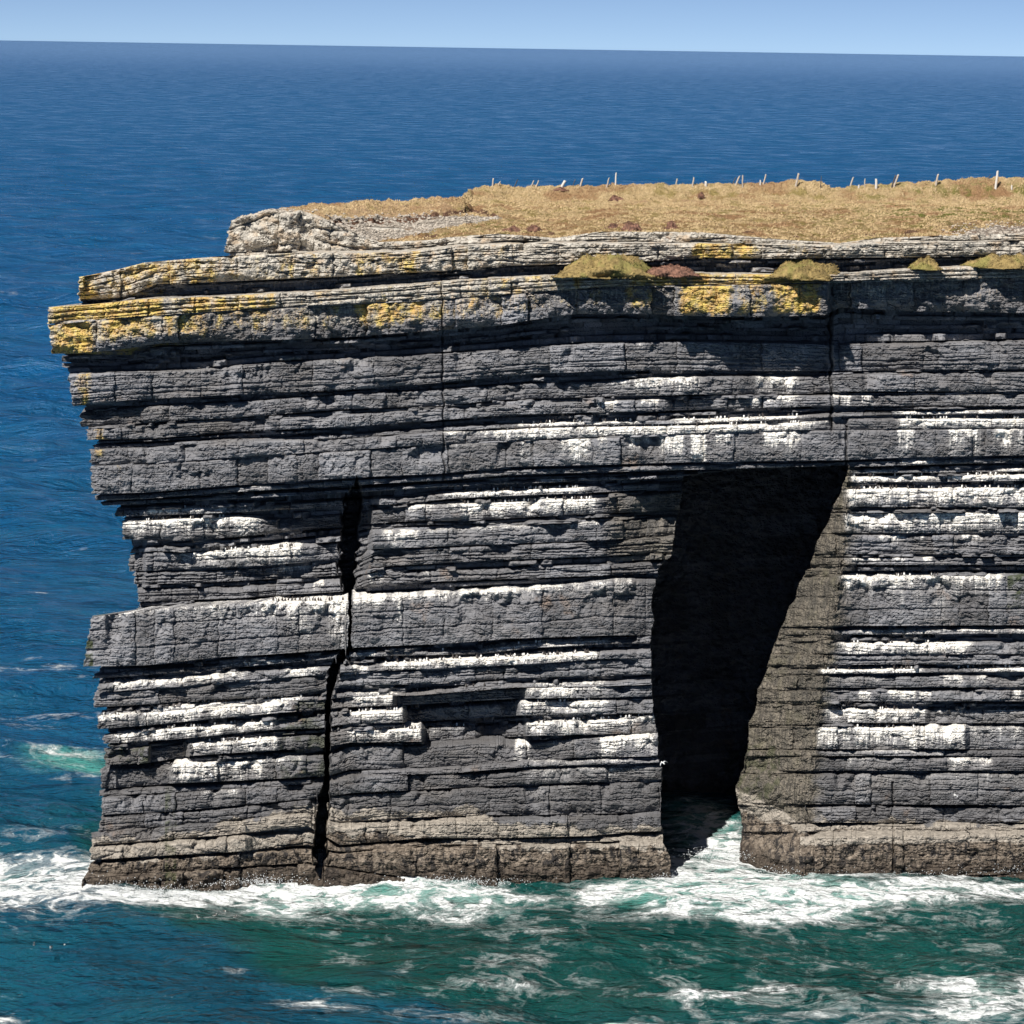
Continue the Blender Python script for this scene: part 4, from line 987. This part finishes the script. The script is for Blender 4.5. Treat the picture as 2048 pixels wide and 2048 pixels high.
# gulls in the air and auks on the water
def gull(px, py, Y, bank_, rz, label):
    x, z = ray(px, py, Y)
    r = link("flying_gull", None, label=label, cat="gull", group="gulls flying by the cliff")
    r.location = (float(x), Y, float(z)); r.rotation_euler = (0, bank_, rz)
    prof = [(-.24, .0), (-.2, .03), (-.1, .07), (.02, .085), (.12, .065), (.17, .05), (.22, .045), (.255, .0)]
    n = 10; V = []; Fq = []
    for (a, rr) in prof:
        for i in range(n):
            t = 2 * math.pi * i / n; V.append((a, rr * math.cos(t), rr * .85 * math.sin(t)))
    for k in range(len(prof) - 1):
        for i in range(n): Fq.append((k * n + i, k * n + (i + 1) % n, (k + 1) * n + (i + 1) % n, (k + 1) * n + i))
    link("body", mesh_from("gull_body", np.array(V), np.array(Fq), (WHITE,), smooth=True), r)
    for sgn in (-1, 1):
        secs = [(0, .20, 0), (.22, .19, .09), (.42, .16, .07), (.62, .10, .0), (.72, .01, -.05)]
        V = []; Fq = []; sweep = [0, .03, .02, -.08, -.17]
        for (y, ch, zz), sw in zip(secs, sweep):
            V += [(sw + ch * .5, sgn * (y + .04), zz), (sw + ch * .1, sgn * (y + .04), zz + .018), (sw - ch * .5, sgn * (y + .04), zz), (sw + ch * .1, sgn * (y + .04), zz - .006)]
        for k in range(len(secs) - 1):
            for i in range(4): Fq.append((k * 4 + i, k * 4 + (i + 1) % 4, k * 4 + 4 + (i + 1) % 4, k * 4 + 4 + i))
        link("wing", mesh_from("gull_wing", np.array(V), np.array(Fq), (GREY,), smooth=True), r)
GREY = simple("grey_wing", (.60, .61, .63), .7, .08, 9)
gull(1326, 1526, -9.5, -.5, 2.6, "white gull gliding past the right edge of the middle pillar")
gull(422, 1550, -11, .3, .3, "white gull flying before the washed grey ledge of the outer pillar")
gull(1911, 1591, -2.5, .35, .2, "white gull flying low before the right wall's bottom blocks")
FLOATERS = [(449, 1817, "swimming seabird farthest back in the loose group on the dark green water"), (429, 1832, "swimming seabird in the middle of the group on the dark green water"), (470, 1833, "swimming seabird nearest the cave side of the group on the dark green water"), (397, 1843, "swimming seabird leading the group on the dark green water, nearest the viewer"),
 (68, 1887, "swimming seabird at the left end of three on the blue water"), (102, 1891, "middle one of three swimming seabirds on the blue water"), (129, 1884, "swimming seabird at the right end of three on the blue water")]

# ------------------------------------------------------------------ the sea
def graded(fine0, fine1, st_, lo, hi, g):
    f = list(np.arange(fine0, fine1 + st_ / 2, st_))
    a = []; s_ = st_; v = fine1
    while v < hi: s_ *= g; v += s_; a.append(v)
    b = []; s_ = st_; v = fine0
    while v > lo: s_ *= g; v -= s_; b.append(v)
    return np.array(b[::-1] + f + a)
wx = graded(-56, 56, .27, -60000, 60000, 1.026)
wy = graded(-58, 50, .26, -1500, 62000, 1.0075)
WX, WY = np.meshgrid(wx, wy)
dx = np.gradient(wx)[None, :] + 0 * WX; dy = np.gradient(wy)[:, None] + 0 * WX
dmx = np.maximum(dx, dy)
wr = np.random.default_rng(31)
WH = np.zeros_like(WX); SX = np.zeros_like(WX)
for k in range(72):
    lam_ = 1.3 * (45 / 1.3) ** wr.random()
    ang = math.radians(-100) + wr.normal(0, .55)          # crests run mostly across the view
    kx, ky = math.cos(ang) * 2 * math.pi / lam_, math.sin(ang) * 2 * math.pi / lam_
    amp = .0075 * lam_ ** .80
    fade = np.clip(1.5 - 3.5 * dmx / lam_, 0, 1)
    ph = kx * WX + ky * WY + wr.random() * 6.28
    WH += amp * fade * (np.sin(ph) - .25 * np.cos(2 * ph))
WH *= 1 + 1.1 * sstep(60, 420, WY)
WH *= 1 + .45 * fbm(WX / 45, WY / 30, 2, 160) * (dmx < 8)
near = np.exp(-np.clip(np.abs(WY + 0) - 60, 0, None) / 60) * np.exp(-np.clip(np.abs(WX) - 60, 0, None) / 60)
# foam, aeration and the surge at the rock
foam = np.zeros_like(WX); aer = np.zeros_like(WX); hump = np.zeros_like(WX)
def blob(px, py, rx, ry, f, a=0., h=0., rot=0.):
    global foam, aer, hump
    cx, cy = sea_point(px, py)
    ex = abs(sea_point(px + rx, py)[0] - cx); ey = abs(sea_point(px, py - ry)[1] - sea_point(px, py + ry)[1]) / 2
    c, s_ = math.cos(rot), math.sin(rot)
    qx, qy = WX - cx, WY - cy
    u = (qx * c + qy * s_) / ex / 1.12; v = (-qx * s_ + qy * c) / ey / 1.12
    e = np.exp(-(u * u + v * v))
    foam = foam + 1.2 * f * e; aer = aer + a * e; hump = hump + h * e
blob(60, 1765, 120, 45, .95, .4, .3); blob(150, 1790, 90, 30, .6); blob(-80, 1770, 120, 55, .8, .4); blob(120, 1735, 80, 16, .35)
blob(330, 1803, 110, 12, .8, .1); blob(240, 1800, 90, 10, .5); blob(420, 1792, 60, 10, .4)
blob(560, 1770, 110, 18, .85, .4, .3); blob(700, 1752, 90, 22, 1.0, .4, .5); blob(800, 1738, 60, 16, .9, .3, 1.2); blob(640, 1790, 150, 20, .75, .5); blob(790, 1775, 150, 30, .55, .7, .4); blob(560, 1818, 100, 16, .35, .5)
blob(660, 1722, 35, 10, .9, 0, .2); blob(930, 1790, 90, 26, .32, .5, .3); blob(1000, 1820, 120, 26, .26, .3); blob(880, 1838, 90, 12, .32, .1)
blob(1420, 1735, 90, 26, 1.0, .6, .2); blob(1500, 1765, 150, 22, .62, .9, .2); blob(1600, 1800, 170, 20, .75, .8, .2); blob(1740, 1790, 180, 18, .72, .5, .2); blob(1960, 1775, 160, 22, .85, .3, .3); blob(1380, 1800, 130, 22, .40, 1.0, .3); blob(1230, 1790, 120, 22, .30, .5, .2); blob(1480, 1835, 140, 12, .62, .5); blob(1650, 1828, 120, 12, .45, .3); blob(1180, 1800, 25, 26, .5)
blob(1450, 1690, 50, 26, .8, .3); blob(1400, 1640, 90, 40, .55, .9); blob(1360, 1660, 50, 24, .15)
blob(1990, 2000, 110, 40, .62, .5, .5); blob(1900, 1960, 110, 14, .42, .3, .2); blob(1900, 2035, 90, 16, .55, .3); blob(1420, 1990, 110, 12, .42, .4, .3); blob(1540, 1970, 60, 10, .4, .2); blob(1500, 2020, 110, 10, .38, .3); blob(1260, 2035, 110, 9, .5, .1); blob(1700, 2000, 80, 10, .3, .2)
blob(640, 2015, 70, 12, .55, .1, .2); blob(760, 1985, 90, 6, .38); blob(1000, 1965, 80, 10, .40, .1); blob(1010, 1930, 90, 10, .3); blob(690, 1915, 40, 12, .3); blob(470, 1937, 24, 5, .5); blob(900, 2025, 110, 10, .3); blob(10, 2025, 30, 14, .75); blob(1100, 1880, 80, 8, .3)
blob(150, 1525, 110, 22, .16, 1.0); blob(130, 1505, 90, 7, .45, .3); blob(90, 1345, 130, 7, .33, .1); blob(100, 1425, 120, 5, .28); blob(60, 1440, 60, 5, .25); blob(130, 1668, 90, 14, .22)
rimx = [167, 217, 308, 362, 471, 543, 634, 688, 800, 1000, 1200, 1343]; rimy = [1772, 1786, 1795, 1783, 1765, 1754, 1739, 1728, 1745, 1772, 1772, 1763]
for a_, b_ in list(zip(rimx, rimy)) + [(1481, 1722), (1540, 1738), (1604, 1750), (1690, 1746), (1771, 1740), (1902, 1744), (2000, 1733)]:
    blob(a_, b_ + 2, 45, 9, .42)
foam = foam + (.07 + .36 * np.clip(fbm(WX / 11, WY / 6, 4, 170) - .02, 0, 1)) * near * sstep(12, 4, WY) * sstep(-34, -10, WX + .5 * (WY + 10))
rs_ = np.random.default_rng(77)
for _ in range(150):                                # scattered whitecaps out at sea
    yy = 20 + 900 * rs_.random() ** 1.6; xx = rs_.uniform(-.22, .22) * (yy + 250)
    if yy < 60 and xx > -45: continue
    L_ = rs_.uniform(.5, 1.6) * (1 + yy / 500)
    m = np.abs(WX - xx) < 8 * L_
    e = np.exp(-((WX - xx) / L_) ** 2 - ((WY - yy) / (L_ * .7 + yy * .001)) ** 2)
    foam = foam + rs_.uniform(.25, .6) * e
teal = np.exp(-np.clip(-WY - 34, 0, None) / 70) * sstep(-9, 9, WX + 45 - 1.1 * np.clip(-9 - WY, -3, 60) + 7 * fbm(WX / 14, WY / 14, 3, 171)) * sstep(60, 10, WY) * (1 - sstep(70, 140, WX))  # teal near the cliff; left of it, sky reflection is painted in as blue
bx0 = (WX + 56) / 30
Z = WH + hump * .75 + .10 * np.clip(foam, 0, 1) * fbm(WX / .9, WY / .9, 3, 175) * (dmx < 1)
calm = np.exp(-(((WX - sea_point(1400, 1650)[0]) / 7) ** 2 + ((WY - 10) / 16) ** 2))
Z = Z * (1 - .4 * calm)
sea_me = mesh_from("sea", np.stack([WX, WY, Z + SEA], -1).reshape(-1, 3), grid_faces(*WX.shape)[:, ::-1], attrs=dict(foam=foam, aer=np.clip(aer, 0, 1.4), teal=teal, far=sstep(40, 450, np.hypot(WX, WY + 250) - 200) * (1 - .68 * sstep(math.log(1100), math.log(25000), np.log(np.hypot(WX, WY) + 1))), hz=1 - sstep(math.log(700), math.log(16000), np.log(np.hypot(WX, WY) + 1)), close=.30 * sstep(420, 30, WY) + .34 * sstep(60, 0, WY)), smooth=True)
def sea_material():
    t = NT("sea_water")
    p = t.pos()
    fo = t.math('MINIMUM', t.attr("foam"), .92); ae = t.attr("aer"); te = t.math('MAXIMUM', t.attr("teal"), t.attr("close"))
    deep = t.mix(te, (.006, .074, .196), (.004, .046, .043))
    nlow = t.noise(t.pos((.6, 1, 1)), .10, 5, .6)
    deep = t.mix(t.ramp(nlow, .4, .65, 0, .5), deep, t.mix(te, (.008, .098, .222), (.006, .074, .066)))
    c = t.mix(t.math('MULTIPLY', t.ramp(t.math('ADD', ae, t.math('MULTIPLY', t.math('SUBTRACT', t.noise(p, .35, 5), .5), .9)), .15, 1.1), .8), deep, (.075, .30, .25))
    # froth: torn, stringy pattern that fills in where the coverage is high
    pw = t.pos((.55, .8, 1))
    wa = t.new("ShaderNodeVectorMath"); wa.operation = 'MULTIPLY_ADD'
    nn = t.new("ShaderNodeTexNoise"); nn.inputs["Scale"].default_value = .5; nn.inputs["Detail"].default_value = 4
    t.l.new(pw, nn.inputs["Vector"]); t.l.new(nn.outputs["Color"], wa.inputs[0]); wa.inputs[1].default_value = (1.6, 1.6, 1.6); t.l.new(pw, wa.inputs[2])
    f1 = t.noise(wa.outputs[0], .55, 7, .62, .6)
    ridge = t.math('SUBTRACT', 1.0, t.math('MULTIPLY', t.math('ABSOLUTE', t.math('SUBTRACT', t.noise(wa.outputs[0], .30, 7, .62, .7), .5)), 9.0), clamp=True)
    ridge2 = t.math('SUBTRACT', 1.0, t.math('MULTIPLY', t.math('ABSOLUTE', t.math('SUBTRACT', t.noise(wa.outputs[0], 1.0, 5, .6, .8), .5)), 6.0), clamp=True)
    pat = t.math('ADD', t.math('MULTIPLY', f1, .56), t.math('ADD', t.math('MULTIPLY', ridge, .34), t.math('MULTIPLY', ridge2, .16)))
    th = t.math('SUBTRACT', .84, t.math('MULTIPLY', fo, .56))
    ff = t.ramp(pat, th, t.math('ADD', th, .30))
    ff = t.math('MAXIMUM', ff, t.ramp(pat, t.math('SUBTRACT', th, .20), t.math('ADD', th, .12), 0, .24))
    ff = t.math('MULTIPLY', ff, t.ramp(fo, .03, .14))
    ff = t.math('MULTIPLY', ff, t.ramp(t.noise(wa.outputs[0], 1.7, 6, .7, .4), .22, .5, .70, 1.0))
    col = t.mix(ff, c, (.80, .83, .83))
    t.put(t.b.inputs["Base Color"], col)
    t.put(t.b.inputs["Roughness"], t.math('MAXIMUM', t.ramp(ff, 0, 1, .08, .7), t.math('ADD', .08, t.math('MULTIPLY', t.attr('far'), t.ramp(t.noise(t.pos((.45, 1, 1)), .07, 6, .72), .36, .64, .03, .40)))))
    t.b.inputs["IOR"].default_value = 1.33
    t.put(t.b.inputs["Specular IOR Level"], t.ramp(ff, 0, 1, .5, .15))
    geo = t.new("ShaderNodeNewGeometry")
    h1 = t.noise(t.pos((.55, 1, 1)), .16, 6, .62)
    h2 = t.noise(t.pos((.6, 1, 1)), .8, 7, .68)
    b1 = t.bump(h1, .8, 2.8)
    b2 = t.bump(h2, .8, .6, b1)
    b2 = t.bump(t.noise(t.pos((.45, 1, 1)), .075, 6, .62, .4), 1.0, 7.0, b2)
    mixn = t.new('ShaderNodeMix'); mixn.data_type = 'VECTOR'; gn = t.new('ShaderNodeNewGeometry')
    t.l.new(t.attr('hz'), mixn.inputs[0]); t.l.new(gn.outputs['Normal'], mixn.inputs[4]); t.l.new(b2, mixn.inputs[5]); b2 = mixn.outputs[1]
    b3 = t.bump(t.math('MULTIPLY', ff, pat), .6, .35, b2)
    t.put(t.b.inputs["Normal"], b3)
    return t.m
sea_me.materials.append(sea_material())
link("sea", sea_me, kind="structure", label="deep blue open sea turning teal and white with foam at the cliff foot")

AUK = bird_mesh(0.0, 1.0)
def auk_float():
    bm = bmesh.new(); bmesh.ops.create_uvsphere(bm, u_segments=12, v_segments=8, radius=1)
    for v in bm.verts:
        v.co.x *= .24; v.co.y *= .10; v.co.z *= .085
        if v.co.x < -.1: v.co.z += (-.1 - v.co.x) * .35
    r = bmesh.ops.create_uvsphere(bm, u_segments=8, v_segments=6, radius=.055, matrix=Matrix.Translation((.19, 0, .15)))
    r2 = bmesh.ops.create_cone(bm, segments=8, radius1=.05, radius2=.035, depth=.14, cap_ends=True, matrix=Matrix.Translation((.18, 0, .08)))
    r3 = bmesh.ops.create_cone(bm, segments=6, radius1=.016, radius2=.002, depth=.09, cap_ends=True, matrix=Matrix.Translation((.275, 0, .15)) @ Matrix.Rotation(math.pi / 2, 4, 'Y'))
    me = bpy.data.meshes.new("floating_seabird"); bm.to_mesh(me); bm.free()
    me.materials.append(WHITE); me.materials.append(DARK)
    for f in me.polygons: f.material_index = 1 if (f.center.z > .03 and f.center.x < .15) or f.center.z > .17 else 0; f.use_smooth = True
    return me
AF = auk_float()
for i, (px, py, lab) in enumerate(FLOATERS):
    x, y = sea_point(px, py)
    j = int(np.argmin(np.abs(wx - x))); k = int(np.argmin(np.abs(wy - y)))
    o = link("swimming_seabird", AF, label=lab, cat="seabird", group="seabirds swimming before the cliff")
    o.location = (x, y, float(Z[k, j]) + SEA + .04); o.rotation_euler = (0, 0, br.uniform(0, 6.28))


# ------------------------------------------------------------------ spray thrown up where the swell meets the rock
sp_r = np.random.default_rng(91)
tet = np.array([(1, 1, 1), (-1, -1, 1), (-1, 1, -1), (1, -1, -1)], float)
tf = np.array([(0, 1, 2), (0, 3, 1), (0, 2, 3), (1, 3, 2)])
VS, FS, n_ = [], [], 0
for (px, py, wid, hgt, n) in ((770, 1730, 3.2, 1.5, 2600), (690, 1728, 2.2, 1.2, 1500), (650, 1712, 1.2, 1.0, 700), (300, 1792, 3.6, .9, 1300), (480, 1764, 3.0, .7, 800), (180, 1774, 2.2, .9, 900),
                              (1785, 1742, 2.6, .9, 1000), (1960, 1738, 3.4, 1.0, 1200), (1620, 1750, 2.6, .6, 600), (1340, 1764, 1.6, .6, 500), (1440, 1712, 2.0, .6, 600), (920, 1765, 3.0, .5, 600)):
    cx, cy = sea_point(px, py)
    q = np.stack([cx + sp_r.normal(0, wid, n), cy + sp_r.normal(-.6, .8, n), SEA + .25 + np.abs(sp_r.normal(0, .5, n)) ** 1.5 * hgt], -1)
    r_ = sp_r.uniform(.012, .042, n)
    VS.append((q[:, None] + tet[None] * r_[:, None, None]).reshape(-1, 3))
    FS.append((np.arange(n)[:, None, None] * 4 + tf[None]).reshape(-1, 3) + n_); n_ += 4 * n
SPRAY = simple("white_spray", (.80, .83, .84), .7, .05, 3)
link("sea_spray", mesh_from("sea_spray", np.concatenate(VS), np.concatenate(FS), (SPRAY,)), kind="stuff", label="white spray thrown up along the foot of the cliff")
